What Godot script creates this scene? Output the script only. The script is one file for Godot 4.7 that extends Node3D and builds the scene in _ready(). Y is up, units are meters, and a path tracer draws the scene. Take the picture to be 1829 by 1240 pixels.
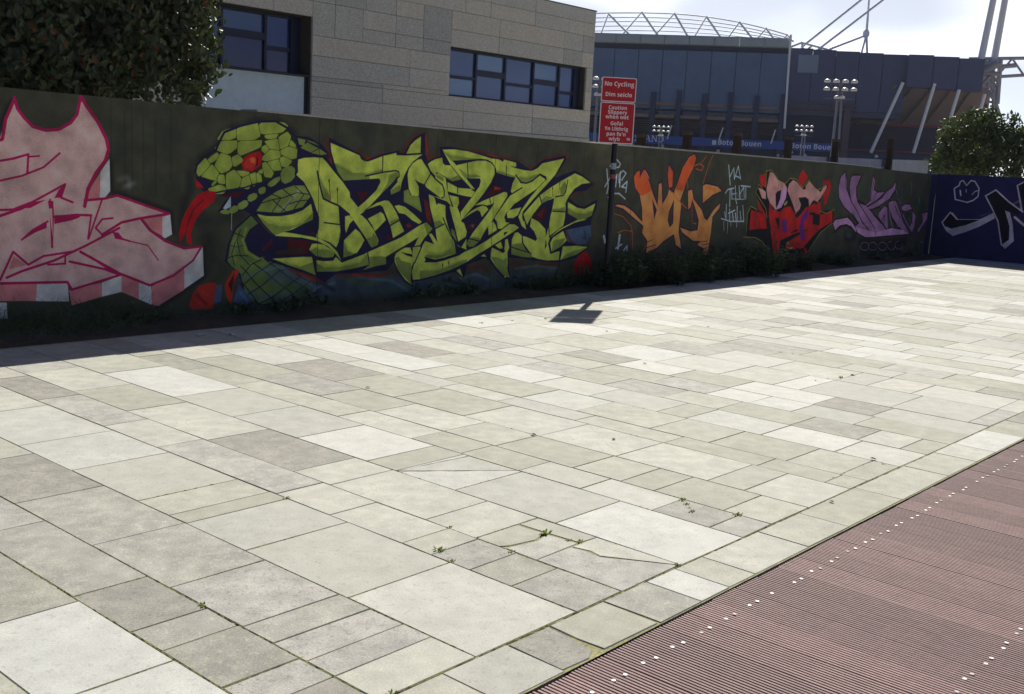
extends Node3D
# A sunlit paved plaza in front of a graffiti wall, with a stone building and a stadium behind. x runs along the wall, -z towards it, metres.

const BLACK := Color(.06, .06, .11)
const NAVY := Color(.11, .10, .27)
const PINK := Color(.96, .785, .755)
const MAGENTA := Color(.78, .08, .38)
const SALMON := Color(.92, .58, .58)
const PALE := Color(.92, .92, .90)
const SHADOW := Color(.12, .13, .14)
const SCALE := Color(.66, .74, .30)
const HEAD := Color(.15, .19, .11)
const SCALELIT := Color(.80, .87, .40)
const COIL := Color(.46, .55, .26)
const COILBLUE := Color(.36, .45, .48)
const OLIVE := Color(.57, .65, .29)
const LIME := Color(.86, .93, .38)
const RED := Color(.80, .06, .11)
const DARKRED := Color(.34, .06, .12)
const EMBER := Color(.80, .22, .14)
const ORANGE := Color(.86, .42, .20)
const RUST := Color(.50, .15, .13)
const ICE := Color(.80, .88, .92)
const MOSS := Color(0.297, 0.432, 0.243)
const MOSSLIT := Color(0.483, 0.575, 0.253)
const DEEP := Color(0.338, 0.429, 0.325)
const SLATE := Color(0.324, 0.419, 0.540)
const SLATELIT := Color(0.450, 0.550, 0.650)
const UMBER := Color(.27, .19, .14)
const PEACH := Color(1.0, .66, .36)
const ORANGEPAINT := Color(1.0, .43, .19)
const PLUM := Color(.26, .12, .30)
const LILAC := Color(.93, .70, .90)
const SCARLET := Color(.86, .13, .11)
const ROSE := Color(.97, .70, .66)
const VIOLET := Color(.46, .15, .58)
const MAUVE := Color(.70, .51, .70)
const PALELILAC := Color(.74, .64, .74)
const TEAL := Color(.18, .38, .34)
const ACID := Color(.72, .73, .20)
const INK := Color(.04, .035, .10)
const SILVER := Color(.85, .80, .87)
const DRIP := Color(.56, .20, .10)

const WALL_Z := -8.7
const BLUE_X := 23.5
var rng := RandomNumberGenerator.new()
var names := {}
var M := {}

# ------------------------------------------------------------------ mesh helper
class MB:
	var v := PackedVector3Array()
	var n := PackedVector3Array()
	var uv := PackedVector2Array()
	func tri(a: Vector3, b: Vector3, c: Vector3, ua := Vector2.ZERO, ub := Vector2.ZERO, uc := Vector2.ZERO) -> void:   # counter-clockwise seen from outside
		var k := (b - a).cross(c - a).normalized()
		v.append_array([a, c, b])
		n.append_array([k, k, k])
		uv.append_array([ua, uc, ub])
	func quad(a: Vector3, b: Vector3, c: Vector3, d: Vector3) -> void:
		tri(a, b, c, Vector2(0, 1), Vector2(1, 1), Vector2(1, 0))
		tri(a, c, d, Vector2(0, 1), Vector2(1, 0), Vector2(0, 0))
	func box(lo: Vector3, hi: Vector3) -> void:
		var x0 := lo.x; var y0 := lo.y; var z0 := lo.z; var x1 := hi.x; var y1 := hi.y; var z1 := hi.z
		quad(Vector3(x0, y0, z1), Vector3(x1, y0, z1), Vector3(x1, y1, z1), Vector3(x0, y1, z1))
		quad(Vector3(x1, y0, z0), Vector3(x0, y0, z0), Vector3(x0, y1, z0), Vector3(x1, y1, z0))
		quad(Vector3(x1, y0, z1), Vector3(x1, y0, z0), Vector3(x1, y1, z0), Vector3(x1, y1, z1))
		quad(Vector3(x0, y0, z0), Vector3(x0, y0, z1), Vector3(x0, y1, z1), Vector3(x0, y1, z0))
		quad(Vector3(x0, y1, z1), Vector3(x1, y1, z1), Vector3(x1, y1, z0), Vector3(x0, y1, z0))
		quad(Vector3(x0, y0, z0), Vector3(x1, y0, z0), Vector3(x1, y0, z1), Vector3(x0, y0, z1))
	func face_panel(x0: float, x1: float, y0: float, y1: float, z0: float, z1: float, b: float) -> void:   # a panel facing +z with chamfered edges
		var o := [Vector3(x0, y0, z1 - b), Vector3(x1, y0, z1 - b), Vector3(x1, y1, z1 - b), Vector3(x0, y1, z1 - b)]
		var i := [Vector3(x0 + b, y0 + b, z1), Vector3(x1 - b, y0 + b, z1), Vector3(x1 - b, y1 - b, z1), Vector3(x0 + b, y1 - b, z1)]
		var r := [Vector3(x0, y0, z0), Vector3(x1, y0, z0), Vector3(x1, y1, z0), Vector3(x0, y1, z0)]
		quad(i[0], i[1], i[2], i[3])
		for k in 4:
			var m := (k + 1) % 4
			quad(o[k], o[m], i[m], i[k])
			quad(r[k], r[m], o[m], o[k])
	func prism(p: PackedVector2Array, y0: float, y1: float, b: float, tilt := Vector2.ZERO) -> void:   # p: corners (x, z), any turn; the top is chamfered by b
		var area := 0.0
		for k in p.size():
			var q := p[(k + 1) % p.size()]
			area += p[k].x * q.y - q.x * p[k].y
		var q2 := p.duplicate()
		if area > 0:
			q2.reverse()
		var mid := Vector2.ZERO
		for a in q2: mid += a / q2.size()
		var t := PackedVector3Array(); var s := PackedVector3Array(); var u := PackedVector3Array()
		for k in q2.size():
			var a := q2[k]
			var e0 := (a - q2[(k + q2.size() - 1) % q2.size()]).normalized()
			var e1 := (q2[(k + 1) % q2.size()] - a).normalized()
			var inn := (e1 - e0)
			inn = inn.normalized() * b * 1.3 if inn.length() > .05 else Vector2(-e1.y, e1.x) * b
			if (mid - a).dot(inn) < 0: inn = -inn
			var dy := (a - mid).dot(tilt)
			t.append(Vector3(a.x + inn.x, y1 + dy, a.y + inn.y))
			s.append(Vector3(a.x, y1 - b + dy, a.y))
			u.append(Vector3(a.x, y0, a.y))
		var flat := PackedVector2Array()
		for a in t: flat.append(Vector2(a.x, a.z))
		var ears := Geometry2D.triangulate_polygon(flat)
		if ears.is_empty():
			for k in range(1, q2.size() - 1): tri(t[0], t[k], t[k + 1])
		for k in range(0, ears.size(), 3):
			var a := t[ears[k]]; var c := t[ears[k + 1]]; var e := t[ears[k + 2]]
			if (c - a).cross(e - a).y > 0: tri(a, c, e)
			else: tri(a, e, c)
		for k in q2.size():
			var m := (k + 1) % q2.size()
			quad(s[k], s[m], t[m], t[k])
			quad(u[k], u[m], s[m], s[k])
	func tube(a: Vector3, b: Vector3, r0: float, r1 := -1.0, seg := 8, caps := true) -> void:
		if r1 < 0: r1 = r0
		var d := (b - a).normalized()
		var x := d.cross(Vector3.UP if absf(d.y) < .9 else Vector3.RIGHT).normalized()
		var y := d.cross(x)
		for k in seg:
			var f := TAU * k / seg; var g := TAU * (k + 1) / seg
			var p := x * cos(f) + y * sin(f); var q := x * cos(g) + y * sin(g)
			for w in [[a + p * r0, p], [b + q * r1, q], [a + q * r0, q], [a + p * r0, p], [b + p * r1, p], [b + q * r1, q]]:
				v.append(w[0]); n.append(w[1]); uv.append(Vector2.ZERO)
			if caps:
				tri(b, b + p * r1, b + q * r1)
				tri(a, a + q * r0, a + p * r0)
	func bead(c: Vector3, r: Vector3, seg := 8, rings := 5, half := false) -> void:
		var top := PI / 2 if half else PI
		for j in rings:
			var t0 := top * j / rings; var t1 := top * (j + 1) / rings
			for k in seg:
				var f := TAU * k / seg; var g := TAU * (k + 1) / seg
				var q := [Vector3(sin(t0) * cos(f), cos(t0), sin(t0) * sin(f)), Vector3(sin(t0) * cos(g), cos(t0), sin(t0) * sin(g)), Vector3(sin(t1) * cos(g), cos(t1), sin(t1) * sin(g)), Vector3(sin(t1) * cos(f), cos(t1), sin(t1) * sin(f))]
				for w in [0, 2, 1, 0, 3, 2]:
					v.append(c + q[w] * r); n.append((q[w] / r).normalized()); uv.append(Vector2.ZERO)
	func mesh(m: Material, into: ArrayMesh = null) -> ArrayMesh:
		var a := []
		a.resize(Mesh.ARRAY_MAX)
		a[Mesh.ARRAY_VERTEX] = v; a[Mesh.ARRAY_NORMAL] = n; a[Mesh.ARRAY_TEX_UV] = uv
		var out := into if into else ArrayMesh.new()
		out.add_surface_from_arrays(Mesh.PRIMITIVE_TRIANGLES, a)
		out.surface_set_material(out.get_surface_count() - 1, m)
		return out

# ------------------------------------------------------------------ tree of things
func numbered(called: String) -> String:
	names[called] = names.get(called, -1) + 1
	return called if names[called] == 0 else "%s_%03d" % [called, names[called]]

func tag(o: Node, label: String, category := "", group := "", kind := "") -> Node:
	if label: o.set_meta("label", label)
	if category: o.set_meta("category", category)
	if group: o.set_meta("group", group)
	if kind: o.set_meta("kind", kind)
	return o

func base(called: String, at: Vector3, label: String, category: String, group := "", turn := 0.0) -> Node3D:
	var o := Node3D.new()
	o.name = numbered(called)
	add_child(o)
	o.position = at
	o.rotation.y = turn
	tag(o, label, category, group)
	return o

func put(called: String, mesh: Mesh, parent: Node = null, at := Vector3.ZERO) -> MeshInstance3D:
	var o := MeshInstance3D.new()
	o.mesh = mesh
	o.position = at
	if parent:
		o.name = called
		parent.add_child(o, true)
	else:
		o.name = numbered(called)
		add_child(o)
	return o

func struct(called: String, mesh: Mesh) -> MeshInstance3D:
	var o := put(called, mesh)
	o.set_meta("kind", "structure")
	return o

func copy(o: Node3D, at: Vector3, turn: float, label := "", size := 1.0) -> Node3D:
	var c: Node3D = o.duplicate()
	c.name = numbered(String(o.name).trim_suffix("_000"))
	add_child(c)
	c.position = at
	c.rotation.y = turn
	c.scale = Vector3.ONE * size
	if label: c.set_meta("label", label)
	return c

# ------------------------------------------------------------------ textures and materials
func noise_bytes(sd: int, freq: float, size: int, octaves := 4, kind := FastNoiseLite.TYPE_SIMPLEX_SMOOTH) -> PackedByteArray:
	var f := FastNoiseLite.new()
	f.seed = sd; f.frequency = freq; f.noise_type = kind; f.fractal_octaves = octaves
	var im := f.get_seamless_image(size, size, false, false, .15, true)
	im.convert(Image.FORMAT_L8)
	return im.get_data()

func mottle(sd: int, a: Color, b: Color, spot: Color, spots := .7, grain := .25, size := 512, f1 := .006, f2 := .35) -> ImageTexture:
	var n1 := noise_bytes(sd, f1, size); var n2 := noise_bytes(sd + 7, f2, size, 2); var n3 := noise_bytes(sd + 13, f1 * 14.0, size, 4); var n4 := noise_bytes(sd + 21, f1 * 4.0, size, 4)
	var out := PackedByteArray()
	out.resize(size * size * 3)
	for k in size * size:
		var t := n1[k] / 255.0
		var g := 1.0 + grain * (n2[k] / 255.0 - .5) + grain * .55 * (n4[k] / 255.0 - .5)
		var c := a.lerp(b, t)
		var s := (n3[k] / 255.0 - spots) * 6.0
		if s > 0: c = c.lerp(spot, minf(s, 1.0) * .85)
		out[k * 3] = clampi(int(c.r * g * 255), 0, 255); out[k * 3 + 1] = clampi(int(c.g * g * 255), 0, 255); out[k * 3 + 2] = clampi(int(c.b * g * 255), 0, 255)
	return ImageTexture.create_from_image(Image.create_from_data(size, size, false, Image.FORMAT_RGB8, out))

func plain(c: Color, rough := .8, metal := 0.0) -> StandardMaterial3D:
	var m := StandardMaterial3D.new()
	m.albedo_color = c; m.roughness = rough; m.metallic = metal
	return m

func tri_mat(t: Texture2D, scale: Vector3, rough := .9, off := Vector3.ZERO, tint := Color.WHITE) -> StandardMaterial3D:
	var m := plain(tint, rough)
	m.albedo_texture = t
	m.uv1_triplanar = true; m.uv1_world_triplanar = true
	m.uv1_scale = scale; m.uv1_offset = off
	return m

# ------------------------------------------------------------------ paint on the walls
class Canvas:
	var im: Image
	var x0: float; var y1: float; var s: float; var w: int; var h: int
	var brushes := {}
	func _init(a: float, b: float, top: float, low: float, per_m: float, bg: Color) -> void:
		x0 = a; y1 = top; s = per_m
		w = int((b - a) * s); h = int((top - low) * s)
		im = Image.create(w, h, false, Image.FORMAT_RGBA8)
		im.fill(bg)
	func read(t: String) -> PackedVector2Array:
		var p := PackedVector2Array()
		var f := t.split_floats(" ")
		for k in range(0, f.size() - 1, 2):
			p.append(Vector2((f[k] / 1000.0 - x0) * s, (y1 - f[k + 1] / 1000.0) * s))
		return p
	func off(p: PackedVector2Array, m: float) -> bool:
		var r := Rect2(p[0], Vector2.ZERO)
		for q in p: r = r.expand(q)
		return not r.grow(m).intersects(Rect2(0, 0, w, h))
	func poly(p: PackedVector2Array, c: Color) -> void:
		var lo := 1e9; var hi := -1e9
		for q in p:
			lo = minf(lo, q.y); hi = maxf(hi, q.y)
		for y in range(maxi(0, int(floor(lo))), mini(h - 1, int(ceil(hi))) + 1):
			var yy := y + .5
			var xs := PackedFloat32Array()
			for k in p.size():
				var a := p[k]; var b := p[(k + 1) % p.size()]
				if (a.y <= yy) != (b.y <= yy):
					xs.append(a.x + (yy - a.y) / (b.y - a.y) * (b.x - a.x))
			xs.sort()
			for k in range(0, xs.size() - 1, 2):
				var u := maxi(0, roundi(xs[k])); var z := mini(w, roundi(xs[k + 1]))
				if z > u: im.fill_rect(Rect2i(u, y, z - u, 1), c)
	func fill(c: Color, t: String) -> void:
		var p := read(t)
		if not off(p, 1): poly(p, c)
	func line(c: Color, mm: float, t: String) -> void:
		var p := read(t)
		var r := mm * s / 2000.0
		if off(p, r): return
		for k in p.size():
			var disc := PackedVector2Array()
			for j in 10: disc.append(p[k] + Vector2.from_angle(TAU * j / 10) * r)
			poly(disc, c)
			if k + 1 < p.size():
				var d := (p[k + 1] - p[k]).normalized().orthogonal() * r
				poly(PackedVector2Array([p[k] + d, p[k + 1] + d, p[k + 1] - d, p[k] - d]), c)
	func brush(r: int, c: Color, a: float) -> Image:
		var key := "%d %s %.2f" % [r, c.to_html(), a]
		if not brushes.has(key):
			var b := Image.create(2 * r, 2 * r, false, Image.FORMAT_RGBA8)
			for y in 2 * r:
				for x in 2 * r:
					var d := Vector2(x + .5 - r, y + .5 - r).length() / r
					b.set_pixel(x, y, Color(c, a * clampf(exp(-3.2 * d * d) - .04, 0, 1) * (.8 + .4 * fposmod(sin(x * 12.9898 + y * 78.233) * 43758.5, 1.0))))
			brushes[key] = b
		return brushes[key]
	func spray(c: Color, mm: float, a: float, t: String) -> void:
		var p := read(t)
		var r := maxi(2, int(mm * s / 1000.0 * .75))
		if off(p, r): return
		var rgba := im
		var b := brush(r, c, a * .5)
		for k in p.size() - 1:
			var steps := maxi(1, int(p[k].distance_to(p[k + 1]) / (r * .4)))
			for j in steps:
				var q := p[k].lerp(p[k + 1], float(j) / steps)
				rgba.blend_rect(b, Rect2i(0, 0, 2 * r, 2 * r), Vector2i(q) - Vector2i(r, r))
	func done(sd: int, rough_amount: float) -> ImageTexture:   # halve, then add the grain of sprayed concrete
		im.resize(w / 2, h / 2, Image.INTERPOLATE_BILINEAR)
		im.convert(Image.FORMAT_RGB8)
		var f := FastNoiseLite.new()
		f.seed = sd; f.frequency = .28; f.fractal_octaves = 3
		var n := f.get_image(im.get_width(), im.get_height(), false, false, true)
		n.convert(Image.FORMAT_L8)
		f.seed = sd + 3; f.frequency = .012; f.fractal_octaves = 4
		var big := f.get_image(im.get_width(), im.get_height(), false, false, true)
		big.convert(Image.FORMAT_L8)
		var d := im.get_data(); var e := n.get_data(); var g := big.get_data()
		for k in e.size():
			var m := 1.0 + rough_amount * (e[k] - 127) / 127.0 + .16 * (g[k] - 127) / 127.0
			d[k * 3] = clampi(int(d[k * 3] * m), 0, 255); d[k * 3 + 1] = clampi(int(d[k * 3 + 1] * m), 0, 255); d[k * 3 + 2] = clampi(int(d[k * 3 + 2] * m), 0, 255)
		return ImageTexture.create_from_image(Image.create_from_data(im.get_width(), im.get_height(), false, Image.FORMAT_RGB8, d))

func paint_wall(c: Canvas) -> void:
	c.spray(BLACK, 60, 0.5, "4730 1404 4740 1150 4789 1133 5305 975 5326 763")
	c.spray(BLACK, 60, 0.5, "5637 667 5650 377 5183 126")
	c.spray(BLACK, 50, 0.5, "3818 1625 3855 1726 3926 1864")
	c.spray(BLACK, 50, 0.5, "3957 1766 4074 1635 4179 1610 4287 1622 4398 1691 4436 1762")
	c.fill(PINK, "3336 1536 3816 1559 3862 1694 3934 1856 3958 1783 4007 1719 4075 1652 4180 1627 4287 1640 4389 1699 4445 1772 4479 1896 4530 1838 4623 1721 4698 1583 4716 1494 4685 1403 4597 1293 4528 1166 4498 1067 4671 1086 4789 1114 5283 956 5010 910 5092 815 5240 716 5435 643 5615 658 5524 532 5325 402 5088 327 4821 435 4371 329 4335 394 3851 411 3293 415")
	c.fill(SALMON, "4724 1422 4727 1150 4671 1086 4507 1073 4557 1184 4655 1330")
	c.fill(PALE, "4724 1422 4727 1150 4671 1086 4632 1084 4641 1312")
	c.fill(SALMON, "5030 910 5294 950 5311 773 5240 745 5113 814")
	c.fill(PALE, "5215 928 5294 950 5311 773 5240 739 5214 755")
	c.fill(SALMON, "5109 316 5435 492 5435 268 5172 137 5087 156")
	c.fill(PALE, "5435 486 5626 652 5638 388 5435 274")
	c.fill(SALMON, "3294 431 4079 399 4066 252 3289 302")
	c.fill(PALE, "4079 399 4338 394 4346 230 4066 252")
	c.fill(SALMON, "4348 325 4641 375 4639 252 4368 195")
	c.fill(PALE, "4641 375 4821 430 4819 284 4639 252")
	c.fill(SALMON, "4821 435 4984 365 4983 208 4819 284")
	c.fill(PALE, "4984 365 5103 316 5108 151 4983 208")
	c.fill(PALE, "3676 265 3829 255 3834 123 3672 135")
	c.line(MAGENTA, 26, "3816 1534 3833 1543 3862 1694 3934 1856")
	c.line(MAGENTA, 26, "3935 1868 3958 1783 4007 1719 4075 1652 4180 1627 4287 1640 4389 1699 4445 1772 4479 1913")
	c.line(MAGENTA, 30, "4479 1913 4530 1838 4623 1721 4698 1583 4716 1494 4685 1403 4597 1293 4528 1166 4497 1022")
	c.line(MAGENTA, 22, "4498 1071 4671 1086 4789 1114 5283 956")
	c.line(MAGENTA, 22, "5283 956 5010 920 4826 884 4647 781")
	c.line(MAGENTA, 22, "5010 910 5092 815 5240 716 5435 643 5615 658")
	c.line(MAGENTA, 20, "5615 658 5524 532 5325 402 5088 327")
	c.line(MAGENTA, 22, "5088 327 4801 446 4452 644")
	c.line(MAGENTA, 20, "4371 329 4821 435")
	c.line(MAGENTA, 22, "4335 394 4371 329")
	c.line(MAGENTA, 22, "3452 423 4335 394")
	c.line(MAGENTA, 18, "3811 1375 3913 1395 4034 1433 4022 1280")
	c.line(MAGENTA, 14, "4034 1413 4122 1423")
	c.line(MAGENTA, 16, "3706 1197 3978 1262 4155 1334 4292 1451")
	c.line(MAGENTA, 18, "3699 988 3902 996 4060 1057 4333 1202 4294 1093 4394 1054")
	c.line(MAGENTA, 16, "4203 1075 4212 687")
	c.line(MAGENTA, 20, "4236 934 4420 951 4553 946")
	c.line(MAGENTA, 16, "3964 754 4054 831 4180 899")
	c.line(MAGENTA, 15, "4553 950 4521 751")
	c.line(MAGENTA, 15, "4651 1077 4527 751")
	c.line(MAGENTA, 20, "3835 455 3957 502 4228 579 4510 697 4806 838")
	c.line(MAGENTA, 18, "3783 440 3892 661 4011 552 4138 618 4377 646")
	c.line(MAGENTA, 16, "4172 546 4319 549 4321 621")
	c.line(MAGENTA, 20, "4357 565 4662 489 4801 436")
	c.line(MAGENTA, 16, "4647 785 4590 841 4649 913 4747 922")
	c.line(MAGENTA, 16, "4746 802 4825 744 4905 720")
	c.line(MAGENTA, 10, "4905 720 5070 682 5175 545")
	c.line(MAGENTA, 22, "3697 912 3971 1005 4077 1065")
	c.fill(MAGENTA, "4184 1066 4229 1066 4232 934 4217 669 4203 934")
	c.fill(PINK, "4194 1005 4219 1005 4219 757")
	c.fill(MAGENTA, "4236 948 4421 954 4458 933 4382 906 4234 878")
	c.fill(MAGENTA, "4746 805 4795 797 4855 729 4765 746")
	c.fill(MAGENTA, "4452 644 4509 620 4781 465 4702 478")
	c.fill(MAGENTA, "3964 749 4054 831 4171 896 4170 847 4071 810")
	c.fill(MAGENTA, "4277 1154 4333 1202 4303 1093 4239 1089")
	c.fill(MAGENTA, "3971 1005 4077 1057 4167 1074 4041 1008")
	c.fill(SALMON, "3854 523 3895 626 3994 549")
	c.spray(PALE, 70, 0.25, "4801 1243 4891 1272 4910 1189 4850 1188 4971 1227")
	c.spray(BLACK, 110, 0.5, "5488 1317 5497 1177 5434 1035 5398 846 5416 719")
	c.spray(BLACK, 90, 0.5, "6671 1717 6461 1831 6219 1825 6024 1773 5844 1708 5780 1563 5614 1462 5542 1381")
	c.spray(SHADOW, 160, 0.5, "5597 908 5783 890 5935 938 6110 970")
	c.spray(SHADOW, 160, 0.5, "5690 762 5728 566 5842 447")
	c.spray(SHADOW, 120, 0.4, "5672 568 5691 388")
	c.fill(NAVY, "5551 1389 5623 1470 5761 1538 5807 1627 5844 1700 6024 1769 6219 1817 6420 1833 6565 1778 6650 1707 6821 1699 6975 1637 7089 1547 7125 1460 6896 1281 6880 1037 6688 899 6518 900 6231 903 6071 987 5935 954 5783 971 5858 1068 5934 1133 5744 1124 5642 1147 5560 1225")
	c.fill(HEAD, "5585 1398 5617 1431 5667 1466 5736 1504 5782 1546 5805 1592 5828 1634 5852 1671 5906 1706 5991 1737 6082 1765 6180 1789 6274 1805 6364 1812 6443 1802 6510 1775 6568 1741 6616 1702 6648 1649 6666 1582 6670 1519 6660 1459 6640 1423 6608 1409 6562 1384 6500 1349 6438 1316 6377 1286 6302 1253 6212 1219 6093 1196 5948 1186 5848 1169 5791 1144 5747 1140 5714 1155 5705 1179 5718 1211 5697 1247 5642 1285 5603 1324 5580 1363")
	c.line(HEAD, 9, "5578 1390 5623 1446 5761 1518 5813 1615 5858 1690 6034 1753 6229 1801 6410 1819 6544 1764 6646 1682 6679 1549")
	c.fill(SCALE, "5776 1633 5820 1697 5844 1713 5954 1748 5973 1741 5980 1667 5973 1652 5923 1633 5898 1629 5787 1624")
	c.spray(SCALELIT, 121, 0.5, "5868 1689 5909 1695")
	c.fill(SCALE, "5983 1731 6005 1768 6033 1778 6187 1808 6216 1797 6246 1697 6243 1677 6194 1648 6163 1641 6016 1630 5993 1629 5989 1635 5987 1647 5980 1715")
	c.spray(SCALELIT, 175, 0.5, "6051 1723 6112 1732")
	c.fill(SCALE, "6233 1792 6284 1820 6320 1825 6493 1825 6526 1821 6565 1796 6562 1784 6505 1732 6466 1720 6281 1699 6249 1706 6228 1776")
	c.spray(SCALELIT, 153, 0.5, "6358 1795 6414 1803")
	c.fill(SCALE, "5756 1558 5817 1613 5846 1622 5968 1628 5988 1628 5992 1623 5992 1615 5990 1569 5981 1555 5927 1517 5914 1509 5885 1501 5866 1503 5779 1526 5763 1532 5748 1547")
	c.spray(SCALELIT, 144, 0.5, "5858 1584 5907 1591")
	c.fill(SCALE, "6029 1627 6234 1643 6267 1645 6267 1645 6266 1637 6258 1587 6231 1569 6065 1504 6038 1493 6028 1490 6022 1492 5997 1509 5993 1525 5997 1611")
	c.spray(SCALELIT, 176, 0.5, "6083 1593 6145 1601")
	c.fill(SCALE, "5544 1381 5610 1450 5624 1460 5651 1458 5662 1451 5702 1407 5696 1388 5614 1310 5598 1297 5580 1289 5572 1298 5539 1360")
	c.spray(SCALELIT, 108, 0.5, "5595 1393 5630 1398")
	c.fill(SCALE, "5684 1454 5761 1507 5776 1513 5792 1497 5791 1489 5771 1451 5760 1441 5714 1414 5702 1414 5676 1441")
	c.spray(SCALELIT, 80, 0.5, "5727 1472 5753 1476")
	c.fill(SCALE, "5808 1504 5826 1508 5840 1506 5908 1488 5922 1474 5939 1409 5937 1392 5904 1354 5888 1345 5823 1323 5804 1329 5751 1382 5750 1404 5797 1490")
	c.spray(SCALELIT, 152, 0.5, "5819 1443 5870 1449")
	c.fill(SCALE, "5747 1258 5688 1269 5669 1274 5610 1289 5615 1305 5704 1390 5719 1403 5724 1402 5734 1393 5791 1335 5795 1318 5762 1264")
	c.spray(SCALELIT, 128, 0.5, "5687 1342 5730 1347")
	c.fill(SCALE, "5935 1477 5987 1501 6001 1501 6037 1477 6045 1469 6057 1444 6049 1434 5986 1396 5973 1390 5956 1391 5952 1392 5948 1398 5944 1408 5930 1465")
	c.spray(SCALELIT, 78, 0.5, "5969 1449 5996 1452")
	c.fill(SCALE, "6292 1635 6295 1637 6313 1641 6429 1667 6450 1658 6467 1575 6470 1561 6470 1561 6456 1562 6368 1564 6347 1572 6299 1626")
	c.spray(SCALELIT, 112, 0.5, "6363 1620 6404 1626")
	c.fill(SCALE, "6478 1697 6546 1735 6563 1736 6598 1703 6600 1686 6577 1616 6562 1599 6487 1568 6472 1576 6454 1663 6453 1678 6465 1689")
	c.spray(SCALELIT, 108, 0.5, "6497 1677 6537 1682")
	c.fill(SCALE, "6454 1714 6454 1714 6451 1709 6435 1677 6425 1670 6378 1660 6365 1658 6329 1658 6319 1659 6297 1671 6293 1675 6295 1693 6314 1698 6434 1712")
	c.spray(SCALELIT, 72, 0.5, "6358 1693 6385 1697")
	c.fill(SCALE, "6268 1584 6304 1604 6315 1601 6345 1568 6343 1557 6304 1524 6293 1522 6262 1545 6258 1553 6262 1577")
	c.spray(SCALELIT, 57, 0.5, "6283 1571 6304 1574")
	c.fill(SCALE, "6345 1552 6359 1559 6375 1559 6457 1557 6471 1551 6481 1513 6481 1504 6470 1484 6449 1477 6332 1450 6307 1448 6268 1459 6261 1462 6252 1471 6261 1482 6332 1542")
	c.spray(SCALELIT, 113, 0.5, "6343 1520 6385 1525")
	c.fill(SCALE, "6475 1558 6475 1558 6488 1563 6566 1596 6592 1598 6680 1579 6695 1566 6696 1505 6686 1493 6618 1477 6593 1480 6500 1513 6484 1523 6476 1553")
	c.spray(SCALELIT, 116, 0.5, "6546 1556 6590 1562")
	c.fill(SCALE, "6485 1496 6512 1501 6529 1498 6612 1468 6618 1455 6570 1404 6554 1397 6501 1403 6489 1412 6471 1463 6470 1474 6480 1492")
	c.spray(SCALELIT, 82, 0.5, "6505 1467 6536 1471")
	c.fill(SCALE, "6454 1473 6462 1470 6467 1458 6495 1383 6487 1369 6411 1361 6389 1370 6330 1434 6337 1447 6437 1470")
	c.spray(SCALELIT, 104, 0.5, "6403 1438 6442 1443")
	c.fill(SCALE, "6271 1432 6301 1442 6307 1444 6316 1441 6328 1429 6397 1355 6404 1337 6382 1299 6369 1294 6306 1300 6292 1317 6270 1415")
	c.spray(SCALELIT, 105, 0.5, "6305 1390 6344 1395")
	c.fill(SCALE, "6205 1336 6219 1338 6223 1337 6239 1332 6243 1329 6259 1316 6263 1308 6271 1263 6266 1254 6225 1239 6216 1249 6205 1324")
	c.spray(SCALELIT, 59, 0.5, "6223 1310 6245 1313")
	c.fill(SCALE, "6135 1325 6185 1342 6193 1343 6197 1338 6200 1326 6211 1251 6208 1235 6177 1208 6166 1218 6131 1305 6126 1319 6127 1322")
	c.spray(SCALELIT, 69, 0.5, "6156 1304 6181 1307")
	c.fill(SCALE, "6117 1315 6123 1310 6127 1301 6149 1248 6148 1233 6126 1188 6111 1182 6039 1191 6028 1195 6026 1209 6028 1220 6043 1278 6054 1290 6108 1312")
	c.spray(SCALELIT, 92, 0.5, "6068 1261 6101 1264")
	c.fill(SCALE, "5878 1323 5949 1360 5970 1356 6030 1293 6037 1273 6019 1208 6001 1195 5901 1180 5884 1179 5877 1188 5875 1191 5870 1199 5870 1214 5868 1303")
	c.spray(SCALELIT, 139, 0.5, "5902 1266 5950 1272")
	c.fill(SCALE, "5805 1315 5846 1313 5854 1302 5863 1239 5861 1229 5839 1225 5830 1225 5791 1234 5784 1241 5778 1276 5780 1285 5796 1311")
	c.spray(SCALELIT, 65, 0.5, "5806 1275 5828 1278")
	c.fill(SCALE, "5690 1188 5792 1219 5814 1221 5853 1206 5862 1199 5880 1176 5878 1168 5844 1139 5824 1134 5733 1133 5713 1139 5679 1178")
	c.spray(SCALELIT, 85, 0.5, "5779 1187 5808 1190")
	c.fill(SCALE, "5991 1354 6069 1353 6087 1352 6124 1343 6129 1339 6123 1324 6114 1319 6067 1300 6056 1298 6030 1303 6020 1310 5984 1348")
	c.spray(SCALELIT, 75, 0.5, "6050 1339 6077 1342")
	c.fill(SCALE, "6606 1661 6651 1628 6659 1619 6667 1593 6667 1589 6656 1589 6645 1591 6589 1604 6582 1613 6597 1659")
	c.spray(SCALELIT, 54, 0.5, "6619 1622 6640 1625")
	c.fill(SCALE, "6225 1350 6266 1376 6274 1376 6280 1349 6279 1343 6269 1328 6263 1328 6229 1340 6223 1342 6220 1345")
	c.spray(SCALELIT, 41, 0.5, "6244 1353 6259 1355")
	c.line(NAVY, 22, "5546 1331 5560 1390 5629 1458 5761 1533 5807 1627 5850 1697 6024 1765 6223 1814 6416 1830 6554 1774 6654 1696 6691 1566 6677 1430 6658 1293")
	c.line(NAVY, 14, "5716 1139 5857 1165 6069 1197 6206 1235 6347 1262 6469 1349")
	c.fill(OLIVE, "6349 1253 6419 1293 6466 1309 6490 1299 6473 1270 6414 1221 6367 1206 6332 1224")
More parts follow.
